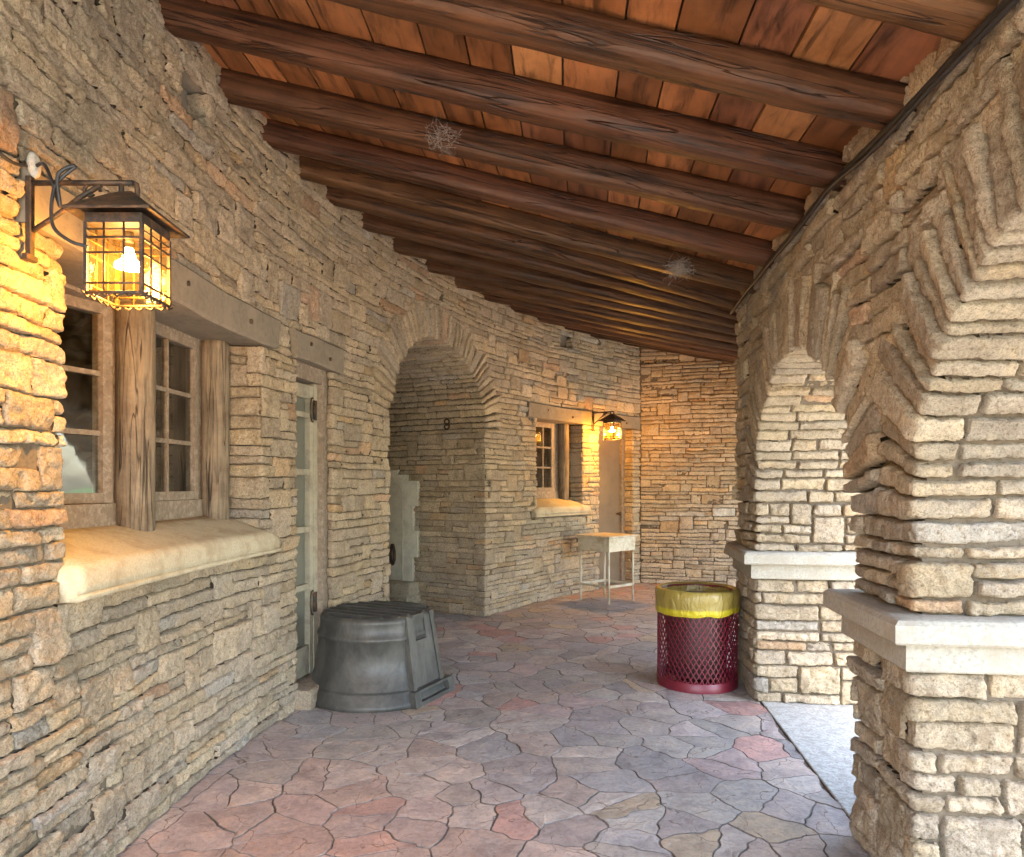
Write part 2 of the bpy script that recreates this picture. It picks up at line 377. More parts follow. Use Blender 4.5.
class Stones:
    def __init__(s, seed, step=.012, er=.009, D=.030, proud=.009, rough=1.0, gap=(.0005, .0045)):
        s.r = np.random.default_rng(seed); s.step = step; s.er = er; s.D = D; s.proud = proud; s.rough = rough; s.gap = gap
        s.A = []; s.F = []; s.n = 0; s.k = 0
    def quad(s, c, info, step=None, col=None, proud=0, edges=(1, 1, 1, 1)):
        """c = corners (bl, br, tr, tl) in (s,h); info = (a,b,wl,wr)"""
        st = step or s.step
        c = np.array(c, float)
        w = .5 * (np.linalg.norm(c[1] - c[0]) + np.linalg.norm(c[2] - c[3])); h = .5 * (np.linalg.norm(c[3] - c[0]) + np.linalg.norm(c[2] - c[1]))
        if w < .012 or h < .012: return
        g = s.r.uniform(*s.gap, 4) * np.array([1, 1, 1, 1])
        U, V = quad_grid(w, h, st, s.er)
        u, v = np.meshgrid(U, V); un = u / w; vn = v / h
        # shrink by the joint
        un2 = g[0] / w + un * (1 - (g[0] + g[1]) / w); vn2 = g[2] / h + vn * (1 - (g[2] + g[3]) / h)
        P = ((1 - un2) * (1 - vn2))[..., None] * c[0] + (un2 * (1 - vn2))[..., None] * c[1] + (un2 * vn2)[..., None] * c[2] + ((1 - un2) * vn2)[..., None] * c[3]
        e = np.minimum(np.minimum(np.where(edges[0], u, 9), np.where(edges[1], w - u, 9)), np.minimum(np.where(edges[2], v, 9), np.where(edges[3], h - v, 9)))
        ex = np.minimum(u, w - u); ey = np.minimum(v, h - v); rc = min(.013, w * .3, h * .4)
        dx = np.maximum(rc - ex, 0); dy = np.maximum(rc - ey, 0)
        ec = rc - np.sqrt(dx * dx + dy * dy)
        if all(edges): e = np.minimum(e, np.where((dx > 0) & (dy > 0), ec, 9))
        tl = s.r.normal(0, 1, 3)
        base = s.r.normal(0, s.proud * .8) + proud + tl[0] * .006 * (un - .5) * 2 + tl[1] * .005 * (vn - .5) * 2
        bulge = s.r.uniform(.0, .006) * min(1, h / .08) * (1 - (2 * un - 1) ** 4) * (1 - (2 * vn - 1) ** 4)
        k = un.size; nu = len(U); nv = len(V)
        cc = stone_col(s.r) if col is None else col
        s.A.append(np.c_[P.reshape(-1, 2), e.ravel(), (base + bulge).ravel(), np.full(k, s.k * 3.71), np.broadcast_to(cc, (k, 3)), np.broadcast_to(np.array(info, float), (k, 4))])
        i, j = np.meshgrid(np.arange(nu - 1), np.arange(nv - 1)); q = (j * nu + i).ravel()
        s.F.append(np.stack([q, q + 1, q + nu + 1, q + nu], 1) + s.n); s.n += k; s.k += 1
    def finish(s, mb, fmap, flip=False):
        A = np.concatenate(s.A); F = np.concatenate(s.F)
        S, Hh, e, base, sid = A[:, 0], A[:, 1], A[:, 2], A[:, 3], A[:, 4]
        n1 = fbm(S * 9, Hh * 13, sid, 3); n2 = fbm(S * 34, Hh * 42, sid + 5, 3); n3 = np.abs(vnoise(S * 22 + 5, Hh * 30, sid + 9))
        n4 = fbm(S * 80, Hh * 90, sid + 2, 2)
        f1 = facet(S, Hh, sid, .060, 1); f2 = facet(S, Hh, sid, .026, 5)
        ee = e + .0045 * n2 * np.minimum(1, e / .004) + .002 * n1 + .003 * f2
        q = np.clip(ee / s.er, 0, 1); f = np.sqrt(1 - (1 - q) ** 2)
        off = -s.D * (1 - f) + f * (base + s.rough * (.0055 * n1 + .0040 * n2 - .005 * n3 + .0022 * n4 + .0062 * f1 + .0036 * f2))
        wx = .006 * fbm(S * 11 + 40, Hh * 11, sid * 0 + 1.5, 2) ; wy = .006 * fbm(S * 8, Hh * 11 + 40, sid * 0 + 7.5, 2)
        V = fmap(S + wx, Hh + wy, off, A[:, 8], A[:, 9], A[:, 10] > .5, A[:, 11] > .5)
        mb.add(V, F[:, ::-1] if flip else F, A[:, 5:8], 0, V, True)

def sub_intervals(a, b, occ):
    out = [(a, b)]
    for o0, o1 in occ:
        nw = []
        for x0, x1 in out:
            if o1 <= x0 or o0 >= x1: nw.append((x0, x1))
            else:
                if o0 > x0: nw.append((x0, o0))
                if o1 < x1: nw.append((o1, x1))
        out = nw
    return [q for q in out if q[1] - q[0] > .008]

class Opening:
    def __init__(s, kind, **k): s.kind = kind; s.__dict__.update(k)
    def at(s, h0, h1):
        """(left bottom, left top, right bottom, right top, wrap) blocked by this opening in a row, or None"""
        hm = (h0 + h1) / 2
        if s.kind == 'rect':
            if s.h0 - 1e-6 <= hm <= s.h1 + 1e-6: return (s.a, s.a, s.b, s.b, s.wrap)
            return None
        if hm < s.hs:
            if s.h0 <= hm: return (s.c - s.a, s.c - s.a, s.c + s.a, s.c + s.a, s.wrap)
            return None
        ea, eb = s.a + s.L * .8, s.b + s.L * .84
        if hm > s.hs + eb: return None
        def w(h):
            q = (h - s.hs) / eb; return ea * math.sqrt(max(0, 1 - min(1, max(0, q)) ** 2))
        return (s.c - w(h0), s.c - w(h1), s.c + w(h0), s.c + w(h1), 0)

def lay_wall(st, s0, s1, hB, hT, breaks, openings, stepf, unit=(.055, .09), lens=(.13, .42), ends=(0, 0), pk=(.74, .20, .06)):
    r = st.r
    hs = [hB]; br = sorted(breaks + [hT])
    for b in br:
        span = b - hs[-1]
        if span <= 0.004: continue
        k = max(1, int(round(span / r.uniform(*unit)))); w = r.uniform(.75, 1.3, k); w = w / w.sum() * span
        hs += list(hs[-1] + np.cumsum(w)); hs[-1] = b
    rows = []
    for i in range(len(hs) - 1):
        h0, h1 = hs[i], hs[i + 1]
        bl = [q for q in (o.at(h0, h1) for o in openings) if q]
        bl.sort(key=lambda q: min(q[0], q[1]))
        iv = []; cur = (s0, s0, ends[0])
        for q in bl:
            if min(q[0], q[1]) > max(cur[0], cur[1]) + .01:
                iv.append((cur[0], cur[1], q[0], q[1], cur[2], q[4]))
            if max(q[2], q[3]) > max(cur[0], cur[1]): cur = (q[2], q[3], q[4])
        if s1 > max(cur[0], cur[1]) + .01: iv.append((cur[0], cur[1], s1, s1, cur[2], ends[1]))
        rows.append([h0, h1, iv, []])
    for i, (h0, h1, iv, occ) in enumerate(rows):
        for (ab, at_, bb, bt, wl, wr) in iv:
            a, b = max(ab, at_), min(bb, bt)
            A = a - wl if wl else a; B = b + wr if wr else b
            info = (a, b, 1 if wl else 0, 1 if wr else 0)
            slanL = ab != at_; slanR = bb != bt
            for (x0, x1) in sub_intervals(A, B, [q[:2] for q in occ if abs(q[2] - a) < .2 and abs(q[3] - b) < .2]):
                x = x0
                while x < x1 - 1e-6:
                    k = r.choice([1, 2, 3], p=pk)
                    L = r.uniform(*lens) if k == 1 else r.uniform(.12, .30)
                    if k == 1 and r.random() < .2: L *= 1.35
                    rem = x1 - x
                    if rem < .14: k = 1
                    if rem - L < .07: L = rem if rem < lens[1] * 1.35 else rem / 2
                    y0, y1 = x, x + L
                    kk = 1
                    while kk < k and i + kk < len(rows):
                        R2 = rows[i + kk]
                        if any(abs(R2[0] - q) < 1e-6 for q in breaks): break
                        ok = False; tgt = None
                        for (ab2, at2, bb2, bt2, wl2, wr2) in R2[2]:
                            a2, b2 = max(ab2, at2), min(bb2, bt2)
                            same = abs(a2 - a) < 1e-6 and abs(b2 - b) < 1e-6 and wl2 == wl and wr2 == wr and not slanL and not slanR and ab2 == at2 and bb2 == bt2
                            inn = y0 > max(a, a2) + .04 and y1 < min(b, b2) - .04
                            edge = ((y0 > a2 + .04 or (abs(a2 - a) < 1e-6 and wl2 == wl and ab2 == at2 and not slanL)) and (y1 < b2 - .04 or (abs(b2 - b) < 1e-6 and wr2 == wr and bb2 == bt2 and not slanR)))
                            if same or inn or (edge and y0 >= a2 - (wl2 or 0) - 1e-6 and y1 <= b2 + (wr2 or 0) + 1e-6): ok = True; tgt = (a2, b2)
                        if not ok or abs(tgt[0] - a) > .2 or abs(tgt[1] - b) > .2 or any(not (y1 <= q[0] or y0 >= q[1]) and abs(q[2] - a) < .4 for q in R2[3]): break
                        kk += 1
                    top = rows[i + kk - 1][1]
                    for m in range(1, kk): rows[i + m][3].append((y0, y1, a, b))
                    bl_ = [y0, h0]; br_ = [y1, h0]; tr_ = [y1, top]; tl_ = [y0, top]
                    if slanL and abs(y0 - A) < 1e-6: bl_[0] = ab; tl_[0] = at_
                    if slanR and abs(y1 - B) < 1e-6: br_[0] = bb; tr_[0] = bt
                    st.quad([bl_, br_, tr_, tl_], info, step=stepf(.5 * (y0 + y1)))
                    x = y1
    return hs

def mortar_sheet(mb, path, s0, s1, hB, hT, openings, off=-.020, ds=.08, mi=1, wraps=True):
    """sheet behind the joints with the openings left out (rings over arches get their own sheet)"""
    hs = {hB, hT}; ss = {s0, s1}
    for o in openings:
        w_ = .027 if o.wrap else 0
        if o.kind == 'rect': hs |= {o.h0, o.h1}; ss |= {o.a - w_, o.b + w_}
        else: hs |= {o.hs, o.h0}; ss |= {o.c - o.a - .027, o.c + o.a + .027}
    hs = sorted(q for q in hs if hB <= q <= hT); ss = sorted(q for q in ss if s0 <= q <= s1)
    def ref(v, d):
        out = [v[0]]
        for a, b in zip(v[:-1], v[1:]):
            if b - a < 1e-6: continue
            k = max(1, int(math.ceil((b - a) / d))); out += list(np.linspace(a, b, k + 1)[1:])
        return out
    hs = ref(hs, ds); ss = ref(ss, ds)
    Sg, Hg = np.meshgrid(ss, hs); p, t, n = path(Sg.ravel())
    V = np.c_[p + n * off, Hg.ravel()]
    nu = len(ss); F = []
    for j in range(len(hs) - 1):
        for i in range(nu - 1):
            sm, hm = (ss[i] + ss[i + 1]) / 2, (hs[j] + hs[j + 1]) / 2; bad = False
            for o in openings:
                if o.kind == 'rect':
                    if o.a - (.027 if o.wrap else 0) < sm < o.b + (.027 if o.wrap else 0) and o.h0 < hm < o.h1 and o.hole: bad = True
                elif hm < o.hs:
                    if abs(sm - o.c) < o.a + .027 and hm > o.h0: bad = True
                elif ((sm - o.c) / (o.a + .10)) ** 2 + ((hm - o.hs) / (o.b + .10)) ** 2 < 1: bad = True
            if not bad: q = j * nu + i; F.append([q, q + 1, q + nu + 1, q + nu])
    mb.add(V, F, (1, 1, 1), mi)
    # reveals
    for o in openings:
        if o.kind == 'rect' and not (o.hole and o.wrap): continue
        e = [(o.a, 1), (o.b, -1)] if o.kind == 'rect' else [(o.c - o.a, 1), (o.c + o.a, -1)]
        top = o.h1 if o.kind == 'rect' else o.hs
        for sv, sg in e:
            p, t, n = path(np.array([sv])); p, t, n = p[0], t[0], n[0]
            q0 = p + n * off - t * sg * .026; q1 = p - n * (o.wrap + .02) - t * sg * .026
            mb.add([(*q0, o.h0), (*q1, o.h0), (*q1, top), (*q0, top)], [[0, 1, 2, 3]], (1, 1, 1), mi)

def ell(o, phi, rho, dirs=False):
    """point of the arch ring in (s,h) and outward direction"""
    c, s_ = np.cos(phi), np.sin(phi)
    nx, ny = c / o.a, s_ / o.b; l = np.sqrt(nx * nx + ny * ny); nx, ny = nx / l, ny / l
    if getattr(o, 'tilt', 0):
        k = o.tilt * np.abs(nx) * np.minimum(1, np.minimum(phi, PI - phi) / 1.1); tx, ty = nx, ny + k; l = np.sqrt(tx * tx + ty * ty); tx, ty = tx / l, ty / l
        if dirs: return o.c + o.a * c + tx * rho, o.hs + o.b * s_ + ty * rho, tx, ty
        return o.c + o.a * c + tx * rho, o.hs + o.b * s_ + ty * rho, nx, ny
    return o.c + o.a * c + nx * rho, o.hs + o.b * s_ + ny * rho, nx, ny
def arch_ring(st, mb, path, o, T, wv=(.048, .080), Lr=(.86, 1.12), mids=(None, None), mi=1, soffit=True, step=None, proud=.014, ring_gap=(.002, .0065), ringD=.04, moff=-.03, keycol=None, soff_col=None):
    """voussoirs on the face that turn round the edge and become the soffit stones"""
    ph = np.linspace(0, PI, 400); px, py = o.c + o.a * np.cos(ph), o.hs + o.b * np.sin(ph)
    al = np.r_[0, np.cumsum(np.hypot(np.diff(px), np.diff(py)))]; tot = al[-1]
    r = st.r; cuts = [0]
    while cuts[-1] < tot - wv[0]: cuts.append(cuts[-1] + r.uniform(*wv))
    cuts = np.array(cuts) / cuts[-1] * tot
    sub = Stones(r.integers(1e9), st.step if step is None else step, st.er * 1.1, ringD, st.proud * 1.2, st.rough * .62, ring_gap)
    for i in range(len(cuts) - 1):
        a0, a1 = cuts[i], cuts[i + 1]; pm = np.interp((a0 + a1) / 2, al, ph)
        x, y, nx, ny = ell(o, pm, 0, True); Lm = o.L * r.uniform(*Lr)
        for md in ((mids[1] - x) / nx if mids[1] is not None and nx > .02 else None, (x - mids[0]) / -nx if mids[0] is not None and nx < -.02 else None):
            if md is not None and md < o.L * 1.3: Lm = md * r.uniform(.97, 1.05)
        d = r.uniform(.12, .34) if soffit else 0.0
        d = min(d, T)
        jit = r.normal(0, .012)
        sub.quad([(a0, -d), (a1, -d), (a1 + jit * .3, Lm), (a0 + jit * .3, Lm)], (0, 0, 0, 0), proud=proud + r.normal(0, .006), col=(keycol if keycol is not None and abs(pm - PI / 2 + .06) < .05 else None))
        if soffit:
            x = d
            while x < T - 1e-6:
                l = r.uniform(.14, .42)
                if T - x - l < .1: l = T - x
                sub.quad([(a0, -(x + l)), (a1, -(x + l)), (a1, -x), (a0, -x)], (0, 0, 0, 0), proud=0); x += l
    rr = .014
    def fm(S, Hh, off, *_):
        phi = np.interp(S, al, ph, left=0, right=PI); over = np.maximum(0, rr - Hh); rho = np.maximum(Hh, rr)
        fo = np.clip(over / rr, 0, PI / 2); deep = np.maximum(0, over - rr * PI / 2)
        sx, sy, nx, ny = ell(o, phi, rho - np.sin(fo) * rr)
        p, t, n = path(sx)
        base = np.c_[p, sy]; n3 = np.c_[n, np.zeros(len(n))]; in3 = np.c_[t * (-nx)[:, None], -ny]
        off = np.where(Hh < 0, np.minimum(off, off * .15), off)
        nn = n3 * np.cos(fo)[:, None] + in3 * np.sin(fo)[:, None]
        return base + n3 * ((np.cos(fo) - 1) * rr)[:, None] - n3 * deep[:, None] + nn * off[:, None]
    sub.finish(mb, fm)
    # mortar behind ring and soffit
    k = 60; phs = np.linspace(0, PI, k + 1); rows = [(o.L * 1.02, -.03, 0), (.026, -.03, 0), (.026, -.03, 1)]
    V = []
    for ri, (rho, off, dp) in enumerate([(.30, moff, 0), (.026, moff, 0), (.026, -T - .02, 0)]):
        if ri == 2 and not soffit: break
        sx, sy, nx, ny = ell(o, phs, rho)
        if mids[1] is not None: sx = np.minimum(sx, mids[1])
        if mids[0] is not None: sx = np.maximum(sx, mids[0])
        p, t, n = path(sx); V.append(np.c_[p + n * off, sy])
    F = [[m * (k + 1) + i, m * (k + 1) + i + 1, (m + 1) * (k + 1) + i + 1, (m + 1) * (k + 1) + i] for m in range(len(V) - 1) for i in range(k)]
    mb.add(np.concatenate(V), F, (1, 1, 1), mi)

def wallmap(path):
    def fm(S, Hh, off, a, b, wl, wr):
        wave = .012 * vnoise(S * .9, Hh * 1.1, Hh * 0 + 3) + .007 * vnoise(S * 2.7, Hh * 1.5, Hh * 0 + 8)
        q = emap(path, S, off, a, b, wl, wr)
        return np.c_[q, Hh + wave * np.clip(Hh / .2, 0, 1)]
    return fm

# ================================================================== LEFT CURVED WALL
h_l0, h_l1 = EYE + .82, EYE + 1.01         # lintel band
T_W = .30
w1a, w1b = sL(2.40), sL(4.09)
d1a, d1b = sL(4.55), sL(5.06)
ar3c = .5 * (sL(5.97) + sL(7.68)); ar3a = .5 * (sL(7.68) - sL(5.97))
w2a, w2b = sL(8.62), sL(9.43)
d2a, d2b = sL(9.71), sL(10.24)
sCorner = sL(10.357)
T_A3 = 1.45
openL = [
    Opening('rect', a=w1a, b=w1b, h0=1.06, h1=h_l0, wrap=.22, hole=True),
    Opening('rect', a=sL(2.37), b=sL(4.21), h0=1.045, h1=1.13, wrap=0, hole=False),       # sill
    Opening('rect', a=sL(2.18), b=sL(4.26), h0=h_l0, h1=h_l1, wrap=0, hole=False),        # lintel
    Opening('rect', a=d1a, b=d1b, h0=0.0, h1=h_l0, wrap=.045, hole=True),
    Opening('rect', a=sL(4.46), b=sL(5.17), h0=h_l0, h1=h_l1, wrap=0, hole=False),
    Opening('arch', c=ar3c, a=ar3a, b=.84, hs=EYE + .58, h0=0, L=.34, wrap=T_A3, hole=True),
    Opening('rect', a=w2a, b=w2b, h0=1.06, h1=h_l0, wrap=.22, hole=True),
    Opening('rect', a=sL(8.53), b=sL(9.50), h0=1.045, h1=1.13, wrap=0, hole=False),
    Opening('rect', a=sL(8.45), b=sL(9.545), h0=h_l0, h1=h_l1, wrap=0, hole=False),
    Opening('rect', a=d2a, b=d2b, h0=0.0, h1=h_l0, wrap=.2, hole=True),
    Opening('rect', a=sL(9.60), b=sL(10.33), h0=h_l0, h1=h_l1, wrap=0, hole=False),
    Opening('rect', a=sL(3.24), b=sL(3.50), h0=EYE + 1.76, h1=EYE + 1.96, wrap=.12, hole=True),   # vent niche
    Opening('rect', a=sL(9.05), b=sL(9.25), h0=EYE + 1.80, h1=EYE + 1.96, wrap=.12, hole=True),
]
brk = sorted({0.0, 1.045, 1.13, h_l0, h_l1, EYE + .58, EYE + 1.76, EYE + 1.96})
st = Stones(11, step=.011, proud=.0065, D=.024, gap=(.0002, .0035), rough=.9)
mbL = MB()
stepL = lambda s: .0085 if s < 4.9 and s > 1.6 else (.03 if s < 1.6 else (.013 if s < 8.3 else .016))
lay_wall(st, -1.2, sCorner, 0.0, 3.86, brk[1:], openL, stepL, unit=(.054, .088), pk=(.74, .21, .05))
st.finish(mbL, wallmap(arc_path))
A3 = openL[5]
arch_ring(st, mbL, arc_path, A3, T_A3, keycol=np.array([.52, .40, .29]), step=.013)
mortar_sheet(mbL, arc_path, -1.2, sCorner + .05, -.05, 3.86, openL)
# back of vent niches
for zz, hh in ((3.37, EYE + 1.86), (9.15, EYE + 1.88)):
    p, t, n = arc_path(np.array([sL(zz)])); p, t, n = p[0], t[0], n[0]
    c = p - n * .11; q0 = c - t * .17; q1 = c + t * .17
    mbL.add([(*q0, hh - .14), (*q1, hh - .14), (*q1, hh + .14), (*q0, hh + .14)], [[0, 1, 2, 3]], (1, 1, 1), 2)
    for sg in (-1, 1):
        c0 = p - t * 0 ; mbL.add([(*(p - t * .1 - n * .0), hh + sg * .105), (*(p + t * .15), hh + sg * .105), (*(p + t * .15 - n * .14), hh + sg * .105), (*(p - t * .15 - n * .14), hh + sg * .105)], [[0, 1, 2, 3]], (1, 1, 1), 2)
M_niche = mat_simple('grey_niche_plaster', (.22, .19, .15), .9, nscale=20, var=.3, bump=.3)
wallL = mbL.build('stone_wall', [M_stone, M_mortar, M_niche])
tag(wallL, 'long curved tan rubble stone wall with two lintelled windows, two doors and an arched recess', 'wall')

def ring_box(path, sa, sb, h0, h1, off0, off1, k=6, mb=None, col=(1, 1, 1), mi=0, bev=.008, ends=(0, 0), wob=.003, seed=0):
    """a slab following the wall: off0 inner face, off1 proud face, with bevelled edges"""
    mb = mb or MB()
    prof = [(off0, h0), (off1 - bev, h0), (off1, h0 + bev), (off1, .5 * (h0 + h1)), (off1, h1 - bev), (off1 - bev, h1), (off0, h1)]
    S = np.linspace(sa, sb, k + 1); V = []; G = []
    for i, s_ in enumerate(S):
        p, t, n = path(np.array([s_])); p, t, n = p[0], t[0], n[0]
        for (of, h) in prof:
            e = ends[0] * (1 - (h - h0) / (h1 - h0)) if i == 0 else (-ends[1] * (1 - (h - h0) / (h1 - h0)) if i == k else 0)
            w = wob * float(vnoise(s_ * 5 + seed, h * 8, of * 9))
            q = p + n * (of + w) + t * e
            V.append((*q, h + w)); G.append((s_, of, h))
    m = len(prof)
    F = [[i * m + j, i * m + (j + 1) % m, (i + 1) * m + (j + 1) % m, (i + 1) * m + j] for i in range(k) for j in range(m)]
    F.append([j for j in range(m)][::-1]); F.append([k * m + j for j in range(m)])
    mb.add(V, F, col, mi, G)
    return mb
def bolts(mb, path, lst, off):
    for s_, h in lst:
        p, t, n = path(np.array([s_])); p, n = p[0], n[0]
        a = np.array([*(p + n * (off - .004)), h]); b = np.array([*(p + n * (off + .007)), h])
        mb.tube([a, b], .013, 8, mi=1)
for (za, zb, sd, ee) in ((2.19, 4.27, 1, (0, .03)), (4.47, 5.17, 2, (.04, .0)), (8.45, 9.545, 3, (-.02, -.0)), (9.60, 10.33, 4, (.0, .0))):
    m = ring_box(arc_path, sL(za), sL(zb), h_l0 + .002, h_l1 - .004, -.30, .028, 10, seed=sd, ends=ee, wob=.006, bev=.012)
    L_ = sL(zb) - sL(za); a_ = sL(za)
    bolts(m, arc_path, [(a_ + L_ * .22, h_l0 + .1), (a_ + L_ * .5, h_l0 + .11), (a_ + L_ * .82, h_l0 + .09)] if L_ > 1.5 else [(a_ + L_ * .3, h_l0 + .12), (a_ + L_ * .7, h_l0 + .07)], .03)
    m.build('lintel', [M_lintel, M_iron], wallL)

# sloping sills with a rounded nose
def sill(za, zb, oa, ob):
    m = MB(); S = np.linspace(sL(za), sL(zb), 34); V = []
    prof = [(-.34, 1.02), (-.34, 1.285), (-.2, 1.258), (-.08, 1.220), (-.01, 1.193), (.030, 1.184), (.052, 1.174), (.064, 1.157), (.069, 1.134), (.071, 1.105), (.071, 1.082), (.066, 1.079), (.066, 1.076), (.078, 1.075), (.079, 1.068), (.078, 1.056), (.07, 1.054), (.02, 1.053), (-.05, 1.05)]
    for i, s_ in enumerate(S):
        for (of, h) in prof:
            if s_ < oa or s_ > ob:
                of = max(of, .0) if of < 0 else of
                hcap = 1.175 if of <= .001 else h
                h = min(h, hcap)
                h = h - (.035 * min(1, abs(s_ - (oa if s_ < oa else ob)) / .12) if h > 1.1 else 0)
            p, t, n = arc_path(np.array([s_])); p, n = p[0], n[0]
            w = .0013 * float(fbm(np.array([s_ * 9.]), np.array([h * 9.]), np.array([of * 9.]), 3)[0])
            V.append((*(p + n * (of + w)), h + w * .8))
    k = len(prof)
    F = [[i * k + j, (i + 1) * k + j, (i + 1) * k + (j + 1) % k, i * k + (j + 1) % k] for i in range(len(S) - 1) for j in range(k)]
    F += [list(range(k)), [(len(S) - 1) * k + j for j in range(k)][::-1]]
    m.add(V, F, smooth=True)
    return m.build('sill', M_sill, wallL)
sill(2.36, 4.20, w1a + .0, w1b)
sill(8.52, 9.50, w2a, w2b)

def frame_local(zc, depth):
    """local frame on the wall: u along the wall, o towards the room, returns mapper"""
    p, t, n = arc_path(np.array([sL(zc)])); p, t, n = p[0], t[0], n[0]
    return lambda u, o, h: np.array([*(p + t * u + n * (o - depth)), h])
def lbox(mb, L, u0, u1, o0, o1, h0, h1, col=(1, 1, 1), mi=0):
    V = [L(u, o, h) for h in (h0, h1) for (u, o) in ((u0, o0), (u1, o0), (u1, o1), (u0, o1))]
    G = [(h, u, o) for h in (h0, h1) for (u, o) in ((u0, o0), (u1, o0), (u1, o1), (u0, o1))]
    F = [[0, 1, 2, 3], [7, 6, 5, 4], [4, 5, 1, 0], [5, 6, 2, 1], [6, 7, 3, 2], [7, 4, 0, 3]]
    mb.add(V, F, col, mi, G)

def casement(mb, mg, L, u0, u1, h0, h1, cols=2, rows=3):
    fw = .045
    for (a, b) in ((u0, u0 + fw), (u1 - fw, u1)): lbox(mb, L, a, b, -.03, .02, h0, h1)
    lbox(mb, L, u0 + fw, u1 - fw, -.03, .019, h0, h0 + fw); lbox(mb, L, u0 + fw, u1 - fw, -.03, .019, h1 - fw, h1)
    iw, ih = u1 - u0 - 2 * fw, h1 - h0 - 2 * fw; b = .011
    for i in range(1, cols):
        c = u0 + fw + iw * i / cols; lbox(mb, L, c - b, c + b, -.02, .008, h0 + fw, h1 - fw)
    for j in range(1, rows):
        c = h0 + fw + ih * j / rows
        for i in range(cols):
            lbox(mb, L, u0 + fw + iw * i / cols + (b if i else 0), u0 + fw + iw * (i + 1) / cols - (b if i < cols - 1 else 0), -.02, .007, c - b, c + b)
    for j in range(rows):
        for i in range(cols):
            a0, a1 = u0 + fw + iw * i / cols, u0 + fw + iw * (i + 1) / cols; b0, b1 = h0 + fw + ih * j / rows, h0 + fw + ih * (j + 1) / rows
            t0, t1 = random.uniform(-.0012, .0012), random.uniform(-.0012, .0012)
            mg.add([L(a0, -.004 + t0, b0), L(a1, -.004 - t0, b0), L(a1, -.004 + t1, b1), L(a0, -.004 - t1, b1)], [[0, 1, 2, 3]])

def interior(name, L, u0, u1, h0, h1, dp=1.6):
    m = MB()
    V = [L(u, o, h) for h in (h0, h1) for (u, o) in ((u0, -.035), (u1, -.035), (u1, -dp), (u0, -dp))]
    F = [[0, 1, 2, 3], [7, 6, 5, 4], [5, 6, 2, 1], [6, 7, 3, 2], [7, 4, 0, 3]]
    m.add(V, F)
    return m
# ---- window 1
def log_post(L, u, h0, h1, r, o=.06, seed=0):
    m = MB(); n = 20; k = 26; V = []; G = []
    for i in range(k + 1):
        h = h0 + (h1 - h0) * i / k
        for j in range(n):
            a = 2 * PI * j / n
            rr = r * (1 + .05 * float(vnoise(math.cos(a) * 1.5 + seed, math.sin(a) * 1.5, h * 2.2)) + .025 * float(vnoise(math.cos(a) * 5, math.sin(a) * 5 + seed, h * 3)))
            # squared log: flatten a little
            q = 1 / max(abs(math.cos(a)), abs(math.sin(a))); rr *= (.86 + .14 * q)
            V.append(L(u + rr * math.cos(a), o + rr * math.sin(a), h)); G.append((h, rr * math.cos(a) + seed, rr * math.sin(a)))
    F = [[i * n + j, i * n + (j + 1) % n, (i + 1) * n + (j + 1) % n, (i + 1) * n + j] for i in range(k) for j in range(n)]
    F.append([k * n + j for j in range(n)])
    m.add(V, F, (.235, .195, .145), 0, G, True)
    return m
def window(zc, hw, posts, cas, seed, hb=1.37, ht=2.255, rows=3, depth=.29, ajar=False):
    L = frame_local(zc, depth); mb = MB(); mgs = [MB() for _ in cas]
    for ci, (a, b, cols) in enumerate(cas):
        LL = (lambda u, o, h, b=b: L(u, o - (b - u) * .33, h)) if ajar and ci == 0 else L
        casement(mb, mgs[ci], LL, a, b, hb, ht, cols, rows)
    lbox(mb, L, -hw, hw, -.05, .03, 1.24, hb - .002)
    lbox(mb, L, -hw, hw, -.05, .016, ht + .002, h_l0 + .05)
    for (a, b) in cas_gaps(cas, hw): lbox(mb, L, a, b, -.05, .012, hb - .002, ht + .002)
    w = mb.build('window', M_frame, wallL)
    for mg in mgs: mg.build('glass', M_glass, w)
    for i, (u, r) in enumerate(posts): log_post(L, u, 1.235, h_l0 + .01, r, .075, seed + i * 3.3).build('post', M_post, w)
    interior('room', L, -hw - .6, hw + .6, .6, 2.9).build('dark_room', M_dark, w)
    return L
def cas_gaps(cas, hw):
    g = []; cur = -hw
    for (a, b, _) in sorted(cas): g.append((cur, a - .002)); cur = b + .002
    g.append((cur, hw)); return [q for q in g if q[1] - q[0] > .01]
Lw1 = window(3.245, .84, [(-.80, .08), (-.02, .082), (.79, .075)], [(-.69, -.10, 2), (.09, .70, 2)], 1, ajar=True)
Lw2 = window(9.03, .46, [(.40, .07), (-.44, .06)], [(-.37, .24, 3)], 5)

# ---- door 1 (glazed, cream, with strap hinges)
def hinge(L, u, h, name='hinge'):
    m = MB()
    lbox(m, L, u - .006, u + .03, .036, .044, h - .07, h + .07)
    m.tube([L(u - .01, .045, h - .065), L(u - .01, .045, h + .065)], .011, 10)
    arc = [L(u - .03 - .03 * math.sin(q), .04, h + .085 * math.cos(q)) for q in np.linspace(-.3, PI + .3, 14)]
    m.tube(arc, .006, 6); return m
Ld = frame_local(4.81, .125); dw = (d1b - d1a) / 2
m = MB()
for (a, b) in ((-dw - .03, -dw + .075), (dw - .06, dw + .03)): lbox(m, Ld, a, b, -.12, .075, .11, h_l0 + .02)
lbox(m, Ld, -dw + .075, dw - .06, -.12, .07, h_l0 - .10, h_l0 + .02)
lbox(m, Ld, dw - .115, dw - .062, -.10, .035, .11, h_l0 - .102, mi=1)
door1 = m.build('door', [M_frame, M_door1], wallL)
m = MB(); mg = MB(); a, b = -dw + .078, dw - .118; sw = .05
lbox(m, Ld, a, a + sw, -.05, .03, .13, h_l0 - .122); lbox(m, Ld, b - sw, b, -.05, .03, .13, h_l0 - .122)
